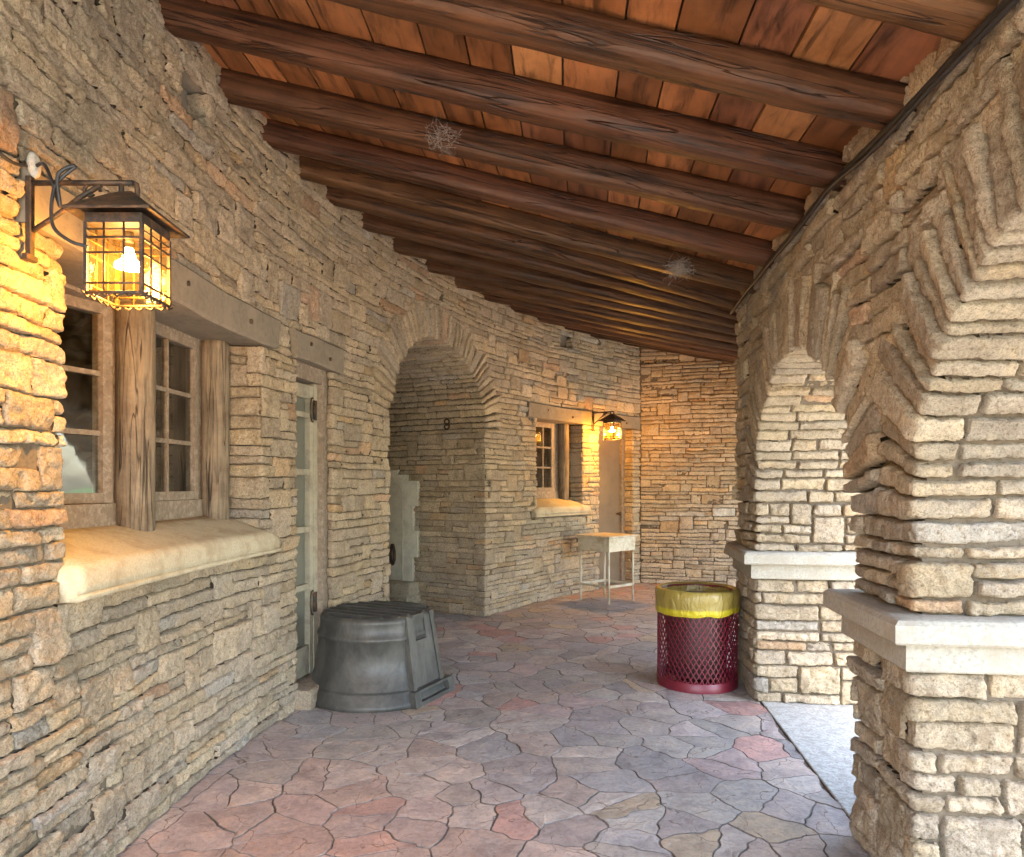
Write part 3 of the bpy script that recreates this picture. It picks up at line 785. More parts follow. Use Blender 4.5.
rails = [(.13, .33), (.72, .76), (1.12, 1.16), (1.52, 1.56), (1.92, 1.955), (h_l0 - .215, h_l0 - .122)]
for (q0, q1) in rails: lbox(m, Ld, a + sw, b - sw, -.05, .026, q0, q1)
for (q0, q1) in zip([r[1] for r in rails[:-1]], [r[0] for r in rails[1:]]):
    lbox(mg, Ld, a + sw, b - sw, -.02, -.01, q0, q1)
m.build('door_leaf', M_door1, door1); mg.build('door_panel', M_doorglass, door1)
for h in (.62, 1.98): hinge(Ld, dw - .118, h).build('hinge', M_iron, door1)
m = MB(); V = []
ring_box(arc_path, d1a - .03, d1b + .02, -.02, .115, -.36, .10, 6, mb=m, bev=.02, wob=.015, seed=9, col=(.44, .37, .28))
m.build('doorstep', M_stone, wallL)
# ---- door 2 (plain brown)
Ld2 = frame_local(9.975, .19); dw = (d2b - d2a) / 2
m = MB()
lbox(m, Ld2, dw - .06, dw + .03, -.06, .05, 0, h_l0 + .02); lbox(m, Ld2, -dw - .03, -dw + .03, -.06, .05, 0, h_l0 + .02); lbox(m, Ld2, -dw + .03, dw - .06, -.06, .045, h_l0 - .05, h_l0 + .02)
door2 = m.build('door', M_frame, wallL)
m = MB(); lbox(m, Ld2, -dw + .033, dw - .063, -.05, .01, .012, h_l0 - .053)
lbox(m, Ld2, -dw + .12, dw - .16, .01, .014, .25, 1.0); lbox(m, Ld2, -dw + .12, dw - .16, .01, .014, 1.15, 2.05)
m.build('door_leaf', M_door2, door2)
m = MB(); m.tube([Ld2(dw - .12, .01, 1.03), Ld2(dw - .12, .06, 1.03)], [.012, .012], 8); m.tube([Ld2(dw - .12, .055, 1.03), Ld2(dw - .12, .07, 1.03), Ld2(dw - .12, .085, 1.03)], [.014, .03, .02], 12)
m.build('door_knob', M_iron, door2)
for (zz, u0, u1) in ((4.81, -.5, .5), (9.975, -.45, .45)):
    pass

# ---- stepped plaster surround with niche on the far jamb of the arched recess
s_far = ar3c + ar3a
p, t, n = arc_path(np.array([s_far])); p, t, n = p[0], t[0], n[0]
def LJ(x, o, h):    # x = depth into the recess from the wall face, o = proud of the jamb (towards camera)
    return np.array([*(p - n * x - t * o), h])
def extr(mb, poly, LL, o0, o1, mi=0, bev=0.0):
    k = len(poly); V = [LL(x, o0, h) for x, h in poly] + [LL(x, o1, h) for x, h in poly]
    F = [[i, (i + 1) % k, k + (i + 1) % k, k + i] for i in range(k)] + [list(range(k, 2 * k))]
    mb.add(V, F, (1, 1, 1), mi)
steps = [(1.40, .33), (.97, .33), (.97, .615), (.906, .615), (.906, .917), (.97, .917), (.97, 1.207), (.906, 1.207), (.906, 1.497), (1.05, 1.497), (1.05, 1.57), (1.198, 1.57), (1.198, 1.625), (1.40, 1.625)]
M_plaster = mat_simple('weathered_white_plaster', (.60, .58, .49), .85, nscale=14, var=.2, bump=.3, stain=4, scol=(.46, .44, .37))
nic = [(1.109, .335), (1.109, 1.34), (1.125, 1.41), (1.16, 1.46), (1.22, 1.49), (1.39, 1.50), (1.39, .335)]
m = MB(); extr(m, steps, LJ, -.02, .035)
sur = m.build('plaster_surround', M_plaster, wallL)
m = MB(); extr(m, nic, LJ, .03, .043)
m.build('recessed_panel', mat_simple('grey_plaster_panel', (.46, .44, .36), .85, nscale=8, var=.25, bump=.2), sur)
m = MB(); m.tube([LJ(1.245 + .028 * math.cos(q), .058, .63 + .115 * math.sin(q)) for q in np.linspace(0, 2 * PI, 18)], .016, 8)
m.tube([LJ(1.245, .04, .74), LJ(1.245, .07, .74)], .02, 8)
m.build('iron_handle', M_iron, sur)
m = MB()
for (xa, xb, oo, q0, q1) in ((.885, 1.40, .26, .0, .19), (.905, 1.40, .20, .19, .328)):
    V = [LJ(x, o, h) for h in (q0, q1 - .02) for (x, o) in ((xa, -.02), (xb, -.02), (xb, oo), (xa, oo))] + [LJ(x, o, q1) for (x, o) in ((xa + .02, -.02), (xb, -.02), (xb, oo - .02), (xa + .02, oo - .02))]
    m.add(V, [[0, 1, 5, 4], [1, 2, 6, 5], [2, 3, 7, 6], [3, 0, 4, 7], [4, 5, 9, 8], [5, 6, 10, 9], [6, 7, 11, 10], [7, 4, 8, 11], [8, 9, 10, 11]], (.46, .42, .32))
m.build('stone_step', M_stone, wallL)
m = MB(); cc = LJ(.50, .0, 1.45 + .685)
for dz in (.035, -.02):
    m.tube([LJ(.50 + .032 * math.cos(q), .02, 2.13 + dz + .028 * math.sin(q)) for q in np.linspace(0, 2 * PI, 14)], .009, 8)
m.tube([LJ(.5, -.02, 2.135), LJ(.5, .03, 2.135)], .016, 8)
m.build('wall_hook', M_iron, wallL)
# back wall closing the recess
m = MB(); st2 = Stones(19, step=.03)
bp, bt, bn = arc_path(np.array([ar3c])); bp, bt, bn = bp[0], bt[0], bn[0]
pa = bp - bn * (T_A3 - .04) - bt * 1.5; pb = bp - bn * (T_A3 - .04) + bt * 1.5
bpth = poly_path([tuple(pa), tuple(pb)], flip=-1)
lay_wall(st2, 0, 3.0, 0, 3.1, [], [], lambda s: .03)
st2.finish(m, wallmap(bpth)); mortar_sheet(m, bpth, 0, 3, -.05, 3.1, [], ds=1)
m.build('recess_back', [M_stone, M_mortar], wallL)
# ceiling over window/door reveals is the lintel; wall core so nothing shines through from behind
m = MB(); S = np.linspace(-4.2, sCorner + .3, 40)
def core_seg(sa, sb, h0, h1):
    S = np.linspace(sa, sb, max(2, int((sb - sa) / .3)) + 1); p, t, n = arc_path(S); q = p - n * .33
    V = [(*a, h) for h in (h0, h1) for a in q]; k = len(S)
    m.add(V, [[i, i + 1, k + i + 1, k + i] for i in range(k - 1)])
core_seg(-1.2, w1a - .03, -.05, 3.86); core_seg(w1a - .03, w1b + .03, h_l0 + .1, 3.86); core_seg(w1a - .03, w1b + .03, -.05, 1.1)
core_seg(w1b + .03, ar3c - ar3a - .05, h_l0 + .1, 3.86); core_seg(w1b + .03, d1a - .02, -.05, h_l0 + .1); core_seg(d1b + .02, ar3c - ar3a - .05, -.05, h_l0 + .1)
core_seg(d1a - .05, d1b + .05, -.05, h_l0 + .1)
core_seg(ar3c - ar3a - .05, ar3c + ar3a + .05, 3.0, 3.86); core_seg(ar3c + ar3a + .05, w2a - .03, -.05, 3.86)
core_seg(w2a - .03, w2b + .03, h_l0 + .1, 3.86); core_seg(w2a - .03, w2b + .03, -.05, 1.1); core_seg(w2b + .03, sCorner + .3, -.05, 3.86)
m.build('wall_core', M_mortar, wallL)

# ================================================================== END WALL
mb = MB(); st = Stones(23, step=.014, proud=.011)
openE = [Opening('rect', a=1.02, b=1.34, h0=EYE - .45, h1=EYE - .33, wrap=0, hole=False)]
lay_wall(st, 0.0, 3.15, 0.0, 3.75, [EYE - .45, EYE - .33], openE, lambda s: .015, unit=(.04, .066), lens=(.14, .55), pk=(.86, .12, .02))
st.quad([(1.02, EYE - .45), (1.34, EYE - .45), (1.34, EYE - .33), (1.02, EYE - .33)], (0, 0, 0, 0), col=np.array([.60, .57, .50]), proud=.015)
st.finish(mb, wallmap(end_path)); mortar_sheet(mb, end_path, -.05, 3.2, -.05, 3.75, [], ds=.3)
q0 = END0 + np.array([-.3, .3]); q1 = END0 + ENDD * 3.4 + np.array([.1, .35])
mb.add([(*q0, -.05), (*q1, -.05), (*q1, 3.75), (*q0, 3.75)], [[0, 1, 2, 3]], (1, 1, 1), 1)
we = mb.build('end_wall', [M_stone, M_mortar])
tag(we, 'flat tan rubble wall closing the far end of the gallery beside the brown door', 'wall')

# ================================================================== ARCADE WALL
T_A = .78; cap0, cap1 = .83, 1.012
def archA(sc, a=.88 * K1): return Opening('arch', c=sc, a=a, b=.85, hs=EYE - .12, h0=0, L=.38, wrap=T_A, hole=True, tilt=.62)
cA = [sA(1.465), sA(3.775), S1 + .32 + .9, S2 + .30 + .9]
arches = [archA(c) for c in cA]
caps = [Opening('rect', a=-9, b=99, h0=cap0, h1=cap1, wrap=0, hole=False)]
mb = MB(); st = Stones(31, step=.011, proud=.010, er=.011, D=.05, gap=(.001, .006), rough=1.0)
ARC0 = -.02 * K1
stepA = lambda s: .0095 if 1.0 < s < 5.4 else .035
lay_wall(st, ARC0, S3, 0.0, 3.2, [cap0, cap1, EYE - .12], arches + caps, stepA, unit=(.055, .085), lens=(.14, .46), pk=(.84, .14, .02))
st.finish(mb, wallmap(arc_in))
for i, o in enumerate(arches):
    ml = .5 * (cA[i - 1] + cA[i]) if i else None; mr = .5 * (cA[i] + cA[i + 1]) if i < len(cA) - 1 else None
    if i == 1: mr = S1
    if i == 2: ml = S1; mr = S2
    if i == 3: ml = S2
    ml = ml + .004 if ml is not None else None; mr = mr - .004 if mr is not None else None
    arch_ring(st, mb, arc_in, o, T_A, wv=(.050, .088), mids=(ml, mr), step=(.0095 if i in (0, 1) else .035), proud=.015, ring_gap=(.001, .0055), ringD=.055, moff=-.052)
mortar_sheet(mb, arc_in, ARC0, S3, -.05, 3.2, arches, off=-.042)
# outer face
def arc_out(u):
    p, t, n = arc_in(u); return p - n * T_A, t, -n
sto = Stones(37, step=.04, proud=.012)
def arch_out(o): return Opening('arch', c=o.c, a=o.a, b=o.b, hs=o.hs, h0=0, L=.3, wrap=0, hole=True)
oo = [arch_out(o) for o in arches]
lay_wall(sto, ARC0, S3, 0.0, 3.2, [cap0, cap1, EYE - .12], oo + caps, lambda s: .04, unit=(.07, .1), lens=(.18, .46))
sto.finish(mb, wallmap(arc_out), flip=True)
mo = MB()
for i, o in enumerate(oo):
    ml = .5 * (cA[i - 1] + cA[i]) + .004 if i else None; mr = .5 * (cA[i] + cA[i + 1]) - .004 if i < len(cA) - 1 else None
    arch_ring(sto, mb, arc_out, o, T_A, wv=(.07, .12), mids=(ml, mr), step=.05, soffit=False)
mortar_sheet(mb, arc_out, ARC0, S3, -.05, 3.2, oo)
wa = mb.build('arcade_wall', [M_stone, M_mortar])
tag(wa, 'thick brown stone arcade wall of round arches on piers along the right side', 'wall')
for o_ in (wallL, we, wa): o_['kind'] = 'thing'
# pier caps (moulded pale stone), one part per pier
def pier_cap(sa, sb):
    m = MB()
    prof = [(-.1, cap0), (.028, cap0), (.034, cap0 + .008), (.034, cap0 + .088), (.04, cap0 + .094), (.082, cap0 + .100), (.09, cap0 + .108), (.09, cap1 - .018), (.076, cap1 - .004), (.06, cap1), (-.1, cap1 + .001)]
    # perimeter
    ring = []
    for s_ in np.linspace(sa, sb, 12): 
        p, t, n = arc_in(np.array([s_])); ring.append(('f', p[0], t[0], n[0]))
    pts = []
    f = ring; L = len(f)
    def corner(pp, d1, d2): return pp, d1 + d2
    pts.append((f[0][1], -f[0][2] + f[0][3]))
    for q in f[1:-1]: pts.append((q[1], q[3]))
    pts.append((f[-1][1], f[-1][2] + f[-1][3]))
    pts.append((f[-1][1] - f[-1][3] * T_A * .5, f[-1][2]))
    pts.append((f[-1][1] - f[-1][3] * T_A, f[-1][2] - f[-1][3]))
    for q in f[1:-1][::-1]: pts.append((q[1] - q[3] * T_A, -q[3]))
    pts.append((f[0][1] - f[0][3] * T_A, -f[0][2] - f[0][3]))
    pts.append((f[0][1] - f[0][3] * T_A * .5, -f[0][2]))
    V = []; k = len(prof)
    for (pp, dd) in pts:
        for (of, h) in prof:
            w = .003 * float(fbm(np.array([pp[0] * 5.]), np.array([pp[1] * 5.]), np.array([h * 9.]), 2)[0])
            V.append((*(pp + dd * (of + w)), h + w * .6))
    n_ = len(pts)
    F = [[i * k + j, ((i + 1) % n_) * k + j, ((i + 1) % n_) * k + j + 1, i * k + j + 1] for i in range(n_) for j in range(k - 1)]
    m.add(V, [q[::-1] for q in F])
    return m.build('pier_cap', M_cast, wa)
edges = []
for i in range(len(arches) - 1): edges.append((arches[i].c + arches[i].a, arches[i + 1].c - arches[i + 1].a))
edges = [(ARC0, arches[0].c - arches[0].a)] + edges + [(arches[-1].c + arches[-1].a, S3)]
for e in edges: pier_cap(*e)
# top closure of arcade
m = MB(); S = np.linspace(ARC0, S3, 60); p, t, n = arc_in(S)
V = [(*a, 3.19) for a in p] + [(*a, 3.19) for a in (p - n * T_A)]; k = 60
m.add(V, [[i, i + 1, k + i + 1, k + i] for i in range(k - 1)]); m.build('wall_top', M_mortar, wa)

# cable along the top of the arcade
m = MB()
S = np.linspace(ARC0 + .1, S1 - .01, 70); p, t, n = arc_in(S)
hc = EYE + 1.305 - np.minimum(.12, .075 * np.maximum(0, 3.1 - S / K1)) + .012 * np.array([float(vnoise(s_ * 1.7, 0, 2)) for s_ in S])
m.tube(np.c_[p + n * .035, hc], .013, 8)
hc2 = hc - .022 + .012 * np.array([float(vnoise(s_ * 2.3, 5, 2)) for s_ in S])
m.tube(np.c_[p + n * .045, hc2], .009, 8)
cab = m.build('cable', M_cable); tag(cab, 'black cable pair running along the top of the arcade wall under the rafters', 'cable')

# ================================================================== ROOF
# (left depth, right parameter on arcade)
raf = [(-.75, sA(-.8)), (-.2, sA(-.25)), (.35, sA(.3)), (.9, sA(.82)), (1.45, sA(1.36)), (2.02, sA(1.9)), (2.58, sA(2.47)),
       (3.12, sA(3.08)), (3.68, sA(3.60)), (4.18, sA(4.22)), (4.62, sA(4.78)), (5.03, sA(5.22)), (5.56, 5.72), (6.10, 6.15), (6.66, 6.62), (7.17, 7.12), (7.68, 7.62), (8.18, 8.15), (8.68, 8.68), (9.15, 9.2), (9.62, 9.75), (10.12, 10.28)]
HB_L, HB_R = EYE + 2.03, EYE + 1.315
roof = empty('roof', (0, 0, 0)); tag(roof, 'sloping timber roof of dark rafters and orange-brown boards over the gallery', 'roof', kind='thing')
def HR(i):
    zr = raf[i][1] / K1
    return HB_R - min(.12, .075 * max(0, 3.1 - zr))
def raf_ends(i):
    zl, sr = raf[i]
    a = Lpt(zl)[:2]; p, t, n = arc_in(np.array([sr])); b = p[0]
    return a, b
rr = np.random.default_rng(5)
BOTS = []
for i in range(len(raf)):
    a, b = raf_ends(i); d = b - a; ln = np.linalg.norm(d); d = d / ln; sd = np.array([-d[1], d[0]])
    w = rr.uniform(.052, .066); hh = rr.uniform(.125, .15)
    k = 70; n_ = 20; V = []; G = []; col = np.array([.092, .042, .019]) * rr.uniform(.75, 1.25) * np.array([1, rr.uniform(.9, 1.1), 1])
    bow = rr.normal(0, .012)
    for q in range(k + 1):
        u = q / k; x = -.10 + u * (ln + .16); tt = x / ln
        c = a + d * x; hb = HB_L + (HR(i) - HB_L) * tt + bow * math.sin(PI * tt)
        for j in range(n_):
            th = 2 * PI * (j + .5) / n_; cx_, cz_ = math.cos(th), math.sin(th)
            sq = 1 / max(abs(cx_), abs(cz_)); f = .12 + .88 * min(sq, 1.33)
            nz = 1 + .055 * float(vnoise(x * 1.3 + i * 9, cx_ * 1.2, cz_ * 1.2)) + .05 * float(vnoise(x * 5 + i * 9, cx_ * 2, cz_ * 2)) + .045 * float(vnoise(x * 2.5 + i, cx_ * 9, cz_ * 9)) + .05 * float(vnoise(x * 1.1 + i * 5, cx_ * 4, cz_ * 4)) + .02 * float(vnoise(x * 14 + i, cx_ * 5, cz_ * 5))
            ox, oz = w * cx_ * f * nz, hh / 2 * cz_ * f * nz
            V.append((*(c + sd * ox), hb + hh / 2 + oz)); G.append((x + i * 3.1, ox + i, oz))
    F = [[q * n_ + j, q * n_ + (j + 1) % n_, (q + 1) * n_ + (j + 1) % n_, (q + 1) * n_ + j] for q in range(k) for j in range(n_)]
    F.append(list(range(n_))[::-1]); F.append([k * n_ + j for j in range(n_)])
    m = MB(); m.add(V, F, col, 0, G, True); m.build('rafter', M_rafter, roof)
# boards
m = MB(); NB = 17
DECK = .130
def deck_pt(i, f, ex=0):
    a, b = raf_ends(i); c = a + (b - a) * f; return np.array([c[0], c[1], HB_L + (HR(i) - HB_L) * f + DECK])
edges_f = [-.05]; 
while edges_f[-1] < 1.42: edges_f.append(edges_f[-1] + rr.uniform(.050, .082))
for bi in range(len(edges_f) - 1):
    f0, f1 = edges_f[bi], edges_f[bi + 1]
    i = 0
    while i < len(raf) - 1:
        L = int(rr.integers(1, 3)); j = min(len(raf) - 1, i + L)
        c = np.array([.285, .122, .048]) * rr.uniform(.55, 1.3)
        q = rr.random()
        if q < .15: c = c * np.array([.62, .62, .8])
        elif q < .3: c = c * np.array([1.25, 1.45, 1.5])
        dz = rr.uniform(0, .006); g = .0045
        for s_ in range(i, j):
            e0 = .0 if s_ > i else .004; e1 = 0 if s_ < j - 1 else .004
            P = [deck_pt(s_, f0), deck_pt(s_, f1), deck_pt(s_ + 1, f1), deck_pt(s_ + 1, f0)]
            w01 = np.linalg.norm(P[1] - P[0]); w23 = np.linalg.norm(P[2] - P[3])
            a0 = P[0] + (P[1] - P[0]) * g / w01; a1 = P[1] - (P[1] - P[0]) * g / w01
            b1 = P[2] - (P[2] - P[3]) * g / w23; b0 = P[3] + (P[2] - P[3]) * g / w23
            up = np.array([0, 0, .022]); z = np.array([0, 0, dz])
            V = [a0 + z, a1 + z, b1 + z, b0 + z, a0 + up, a1 + up, b1 + up, b0 + up]
            ua = a0[1] + bi * 2.3; G = [(ua, 0 + bi, 0), (ua, .17 + bi, 0), (b0[1] + bi * 2.3, .17 + bi, 0), (b0[1] + bi * 2.3, bi, 0)] * 2
            m.add(V, [[0, 1, 2, 3], [0, 4, 5, 1], [1, 5, 6, 2], [2, 6, 7, 3], [3, 7, 4, 0]], c, 0, G)
        i = j
m.build('board_deck', M_board, roof)
# weatherproof cover above the boards
m = MB(); V = []; k = len(raf)
for i in range(k):
    for f in (-.25, 1.44): q = deck_pt(i, f); V.append((q[0], q[1], q[2] + .045))
for i in range(k):
    for f in (-.25, 1.44): q = deck_pt(i, f); V.append((q[0], q[1], q[2] + .09))
F = [[2 * i, 2 * i + 1, 2 * i + 3, 2 * i + 2] for i in range(k - 1)] + [[2 * k + 2 * i, 2 * k + 2 * i + 2, 2 * k + 2 * i + 3, 2 * k + 2 * i + 1] for i in range(k - 1)] + [[2 * i + 1, 2 * k + 2 * i + 1, 2 * k + 2 * i + 3, 2 * i + 3] for i in range(k - 1)]
m.add(V, F); m.build('roof_cover', mat_simple('grey_shingle', (.12, .10, .085), .9), roof)
# beyond the last rafter: deck meets end wall
a, b = raf_ends(len(raf) - 1)
m = MB(); q = [deck_pt(len(raf) - 1, -.1), deck_pt(len(raf) - 1, 1.4)]
off = np.array([.25, .75, 0]); V = [q[0], q[1], q[1] + off, q[0] + off]
m.add(V, [[0, 1, 2, 3]], (.25, .10, .04), 0, [(0, 0, 0), (0, 3, 0), (.5, 3, 0), (.5, 0, 0)]); m.build('end_board', M_board, roof)

# ================================================================== FLOOR
def flag_polys():
    r = np.random.default_rng(41); pts = []
    gx, gy = .285, .150
    for i, x in enumerate(np.arange(-2.9, 6.0, gx)):
        for j, y in enumerate(np.arange(-3.9, 11.2, gy)):
            pts.append((x + r.uniform(-.48, .48) * gx + (.5 * gx if j % 2 else 0), y + r.uniform(-.5, .5) * gy))
    pts = np.array(pts); keep = r.random(len(pts)) > .30; pts = pts[keep]
    out = []
    for c in pts:
        if c[0] < -2.6 or c[0] > 5.6 or c[1] < -3.6 or c[1] > 10.9: continue
        d = pts - c; d2_ = (d ** 2).sum(1); idx = np.argsort(d2_)[1:26]
        poly = [(-1.2, -1.2), (1.2, -1.2), (1.2, 1.2), (-1.2, 1.2)]
        for k in idx[:22]:
            n = d[k]; lim = d2_[k] / 2; new = []
            for a, b in zip(poly, poly[1:] + poly[:1]):
                da, db = a[0] * n[0] + a[1] * n[1] - lim, b[0] * n[0] + b[1] * n[1] - lim
                if da <= 0: new.append(a)
                if (da < 0) != (db < 0) and da != db:
                    t = da / (da - db); new.append((a[0] + t * (b[0] - a[0]), a[1] + t * (b[1] - a[1])))
            poly = new
            if not poly: break
        if len(poly) > 2: out.append([(c[0] + a, c[1] + b) for a, b in poly])
    return out
def clip(poly, nx, ny, lim):
    new = []
    for a, b in zip(poly, poly[1:] + poly[:1]):
        da, db = a[0] * nx + a[1] * ny - lim, b[0] * nx + b[1] * ny - lim
        if da <= 0: new.append(a)
        if (da < 0) != (db < 0) and da != db:
            t = da / (da - db); new.append((a[0] + t * (b[0] - a[0]), a[1] + t * (b[1] - a[1])))
    return new
FL = [((.235, .205, .205)), ((.26, .22, .215)), ((.215, .20, .205)), ((.25, .205, .19)), ((.275, .24, .225)), ((.23, .21, .20))]
mb = MB(); rf = np.random.default_rng(8)
for poly in flag_polys():
    c = np.mean(poly, 0)
    # clip at the threshold line of the arcade
    pA = arc_in(np.array([min(max(ARC0 + .1, c[1] * K1 if c[1] < 5.3 else S1 + .05), S3)]))
    if c[1] < 5.35: q, nn = np.array(A_P1), np.array([K1 and .9929, -.1191])
    elif c[1] < 7.6 : q, nn = np.array(A_P1), np.array([.876, -.482])
    else: q, nn = np.array(A_P2), np.array([.707, -.707])
    nn = nn / np.linalg.norm(nn)
    poly = clip(poly, nn[0], nn[1], q @ nn + .043)
    if len(poly) < 3: continue
    c = np.mean(poly, 0)
    area = .5 * abs(sum(a[0] * b[1] - b[0] * a[1] for a, b in zip(poly, poly[1:] + poly[:1])))
    if area < .003: continue
    near = c[1] < 8
    R0 = []
    for a, b in zip(poly, poly[1:] + poly[:1]):
        L = math.hypot(b[0] - a[0], b[1] - a[1]); k = max(1, int(L / (.018 if near else .05)))
        for i in range(k): R0.append((a[0] + (b[0] - a[0]) * i / k, a[1] + (b[1] - a[1]) * i / k))
    R0 = np.array(R0)
    wx = .018 * vnoise(R0[:, 0] * 3.1, R0[:, 1] * 3.1, R0[:, 0] * 0 + 1) + .020 * fbm(R0[:, 0] * 11, R0[:, 1] * 11, R0[:, 0] * 0 + 1, 4); wy = .016 * vnoise(R0[:, 0] * 3.1, R0[:, 1] * 3.1, R0[:, 0] * 0 + 7) + .014 * fbm(R0[:, 0] * 13, R0[:, 1] * 13, R0[:, 0] * 0 + 9, 3)
    R0 = R0 + np.c_[wx, wy]
    c = R0.mean(0); d = R0 - c; ln = np.linalg.norm(d, axis=1)[:, None]; d = d / ln
    tl = rf.normal(0, .003, 2); z0 = rf.uniform(-.002, .0015)
    g = rf.uniform(.0002, .0040) ; nv = 0 * ln[:, 0]
    rings = []
    for ins, z in ((g, -.009), (g + .001, -.0030), (g + .0035, -.0006), (g + .022, 0.0)):
        q = R0 - d * np.minimum(ins, ln * .6); rings.append(np.c_[q, z0 + z + (q - c) @ tl])
    for fr in (.62, .25):
        q = c + (rings[3][:, :2] - c) * fr
        zz = z0 + (q - c) @ tl + .003 * fbm(q[:, 0] * 8, q[:, 1] * 8, q[:, 0] * 0 + 4, 2)
        rings.append(np.c_[q, zz])
    k = len(R0); V = np.concatenate(rings[:3] + rings[2:] + [np.array([[*c, z0]])])
    i = np.arange(k); j = (i + 1) % k; F = []
    Fq = np.concatenate([np.stack([m_ * k + i, m_ * k + j, (m_ + 1) * k + j, (m_ + 1) * k + i], 1) for m_ in (0, 1, 3, 4, 5)])
    # orientation check
    ar = sum(R0[a][0] * R0[(a + 1) % k][1] - R0[(a + 1) % k][0] * R0[a][1] for a in range(k))
    Ft = np.stack([6 * k + i, 6 * k + j, np.full(k, 7 * k)], 1)
    if ar < 0: Fq = Fq[:, ::-1]; Ft = Ft[:, ::-1]
    sidec = np.array([.12, .10, .088]) * rf.uniform(.7, 1.6); col = np.array(FL[rf.integers(len(FL))]) * rf.uniform(.85, 1.18) * np.array([1.30, 1.30, 1.22])
    qq = rf.random()
    if qq < .05: col = np.array([.36, .22, .19]) * rf.uniform(.85, 1.15)
    elif qq < .10: col = np.array([.36, .29, .21]) * rf.uniform(.85, 1.15)
    elif qq < .16: col = np.array([.36, .28, .26])
    lf = max(0, 1 - math.hypot(c[0] + .9, c[1] - 2.6) / 1.5)       # redder stones near the left wall
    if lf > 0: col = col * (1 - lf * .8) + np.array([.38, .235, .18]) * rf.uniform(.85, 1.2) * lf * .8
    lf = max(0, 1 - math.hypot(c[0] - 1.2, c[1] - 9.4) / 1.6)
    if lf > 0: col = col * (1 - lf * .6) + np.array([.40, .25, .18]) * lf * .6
    mb.add(V, Fq, np.concatenate([np.tile(sidec, (2 * k, 1)), np.tile(sidec * .5 + col * .5, (k, 1)), np.tile(col, (len(V) - 3 * k, 1))]), 0, V, True)
    mb.f.append((Ft + (mb.n - len(V)), 0, True))
mb.add([(-6, -6, -.0075), (7, -6, -.0075), (7, 12, -.0075), (-6, 12, -.0075)], [[0, 1, 2, 3]], (1, 1, 1), 1)
def mat_flag():
    m, nt, b, _ = newmat('purple_grey_flagstone')
    tc = N(nt, 'TexCoord'); P = tc.outputs['Object']; at = N(nt, 'Attribute', attribute_name='col')
    n1 = N(nt, 'TexNoise', Scale=7.0, Detail=8.0, Roughness=.7, Distortion=.3); nt.links.new(P, n1.inputs['Vector'])
    n2 = N(nt, 'TexNoise', Scale=40.0, Detail=8.0, Roughness=.75); nt.links.new(P, n2.inputs['Vector'])
    n3 = N(nt, 'TexNoise', Scale=180.0, Detail=4.0); nt.links.new(P, n3.inputs['Vector'])
    r1 = ramp(nt, n1.outputs[0], [(.32, (.62, .60, .62)), (.5, (1, 1, 1)), (.68, (1.3, 1.2, 1.1))])
    r2 = ramp(nt, n2.outputs[0], [(.35, (.72, .70, .70)), (.5, (1, 1, 1)), (.7, (1.2, 1.2, 1.2))])
    c = mul(nt, at.outputs['Color'], r1.outputs[0]); c = mul(nt, c, r2.outputs[0], .9)
    mpx = N(nt, 'Mapping'); mpx.inputs['Scale'].default_value = (3, 1.2, 1); nt.links.new(P, mpx.inputs[0])
    n4 = N(nt, 'TexNoise', Scale=2.0, Detail=9.0, Roughness=.8); nt.links.new(mpx.outputs[0], n4.inputs['Vector'])
    r4 = ramp(nt, n4.outputs[0], [(.56, (0, 0, 0)), (.66, (1, 1, 1))])
    mx = N(nt, 'Mix', data_type='RGBA'); nt.links.new(r4.outputs[0], mx.inputs[0]); nt.links.new(c, mx.inputs[6]); mx.inputs[7].default_value = (.34, .30, .28, 1)
    ml = N(nt, 'Math', operation='MULTIPLY'); ml.inputs[1].default_value = .5; nt.links.new(r4.outputs[0], ml.inputs[0]); nt.links.new(ml.outputs[0], mx.inputs[0])
    # hairline cracks in the slabs
    nw = N(nt, 'TexNoise', Scale=2.5, Detail=4.0); nt.links.new(P, nw.inputs['Vector']); ad = N(nt, 'VectorMath', operation='ADD')
    sc_ = N(nt, 'VectorMath', operation='SCALE'); sc_.inputs['Scale'].default_value = .5; nt.links.new(nw.outputs['Color'], sc_.inputs[0]); nt.links.new(P, ad.inputs[0]); nt.links.new(sc_.outputs[0], ad.inputs[1])
    vo = N(nt, 'TexVoronoi', feature='DISTANCE_TO_EDGE', Scale=3.4); nt.links.new(ad.outputs[0], vo.inputs['Vector'])
    rc_ = ramp(nt, vo.outputs['Distance'], [(.0, (.25, .22, .2)), (.012, (1, 1, 1))])
    gate = ramp(nt, n1.outputs[0], [(.47, (0, 0, 0)), (.53, (1, 1, 1))])
    fin = N(nt, 'Mix', data_type='RGBA', blend_type='MULTIPLY'); nt.links.new(gate.outputs[0], fin.inputs[0]); nt.links.new(mx.outputs[2], fin.inputs[6]); nt.links.new(rc_.outputs[0], fin.inputs[7])
    nt.links.new(fin.outputs[2], b.inputs['Base Color'])
    rr_ = ramp(nt, n1.outputs[0], [(.3, (.55,) * 3), (.7, (.85,) * 3)]); nt.links.new(rr_.outputs[0], b.inputs['Roughness'])
    b.inputs['Specular IOR Level'].default_value = .5
    bumpchain(nt, b, [(n1.outputs[0], .7, .03), (n2.outputs[0], .8, .010), (n3.outputs[0], .5, .003)])
    return m
M_flag = mat_flag(); M_fm = mat_simple('floor_joint_mortar', (.10, .085, .075), .95, nscale=12, var=.7, bump=.5, stain=3, scol=(.30, .265, .23), spec=.1)
fl = mb.build('floor', [M_flag, M_fm]); tag(fl, kind='structure')
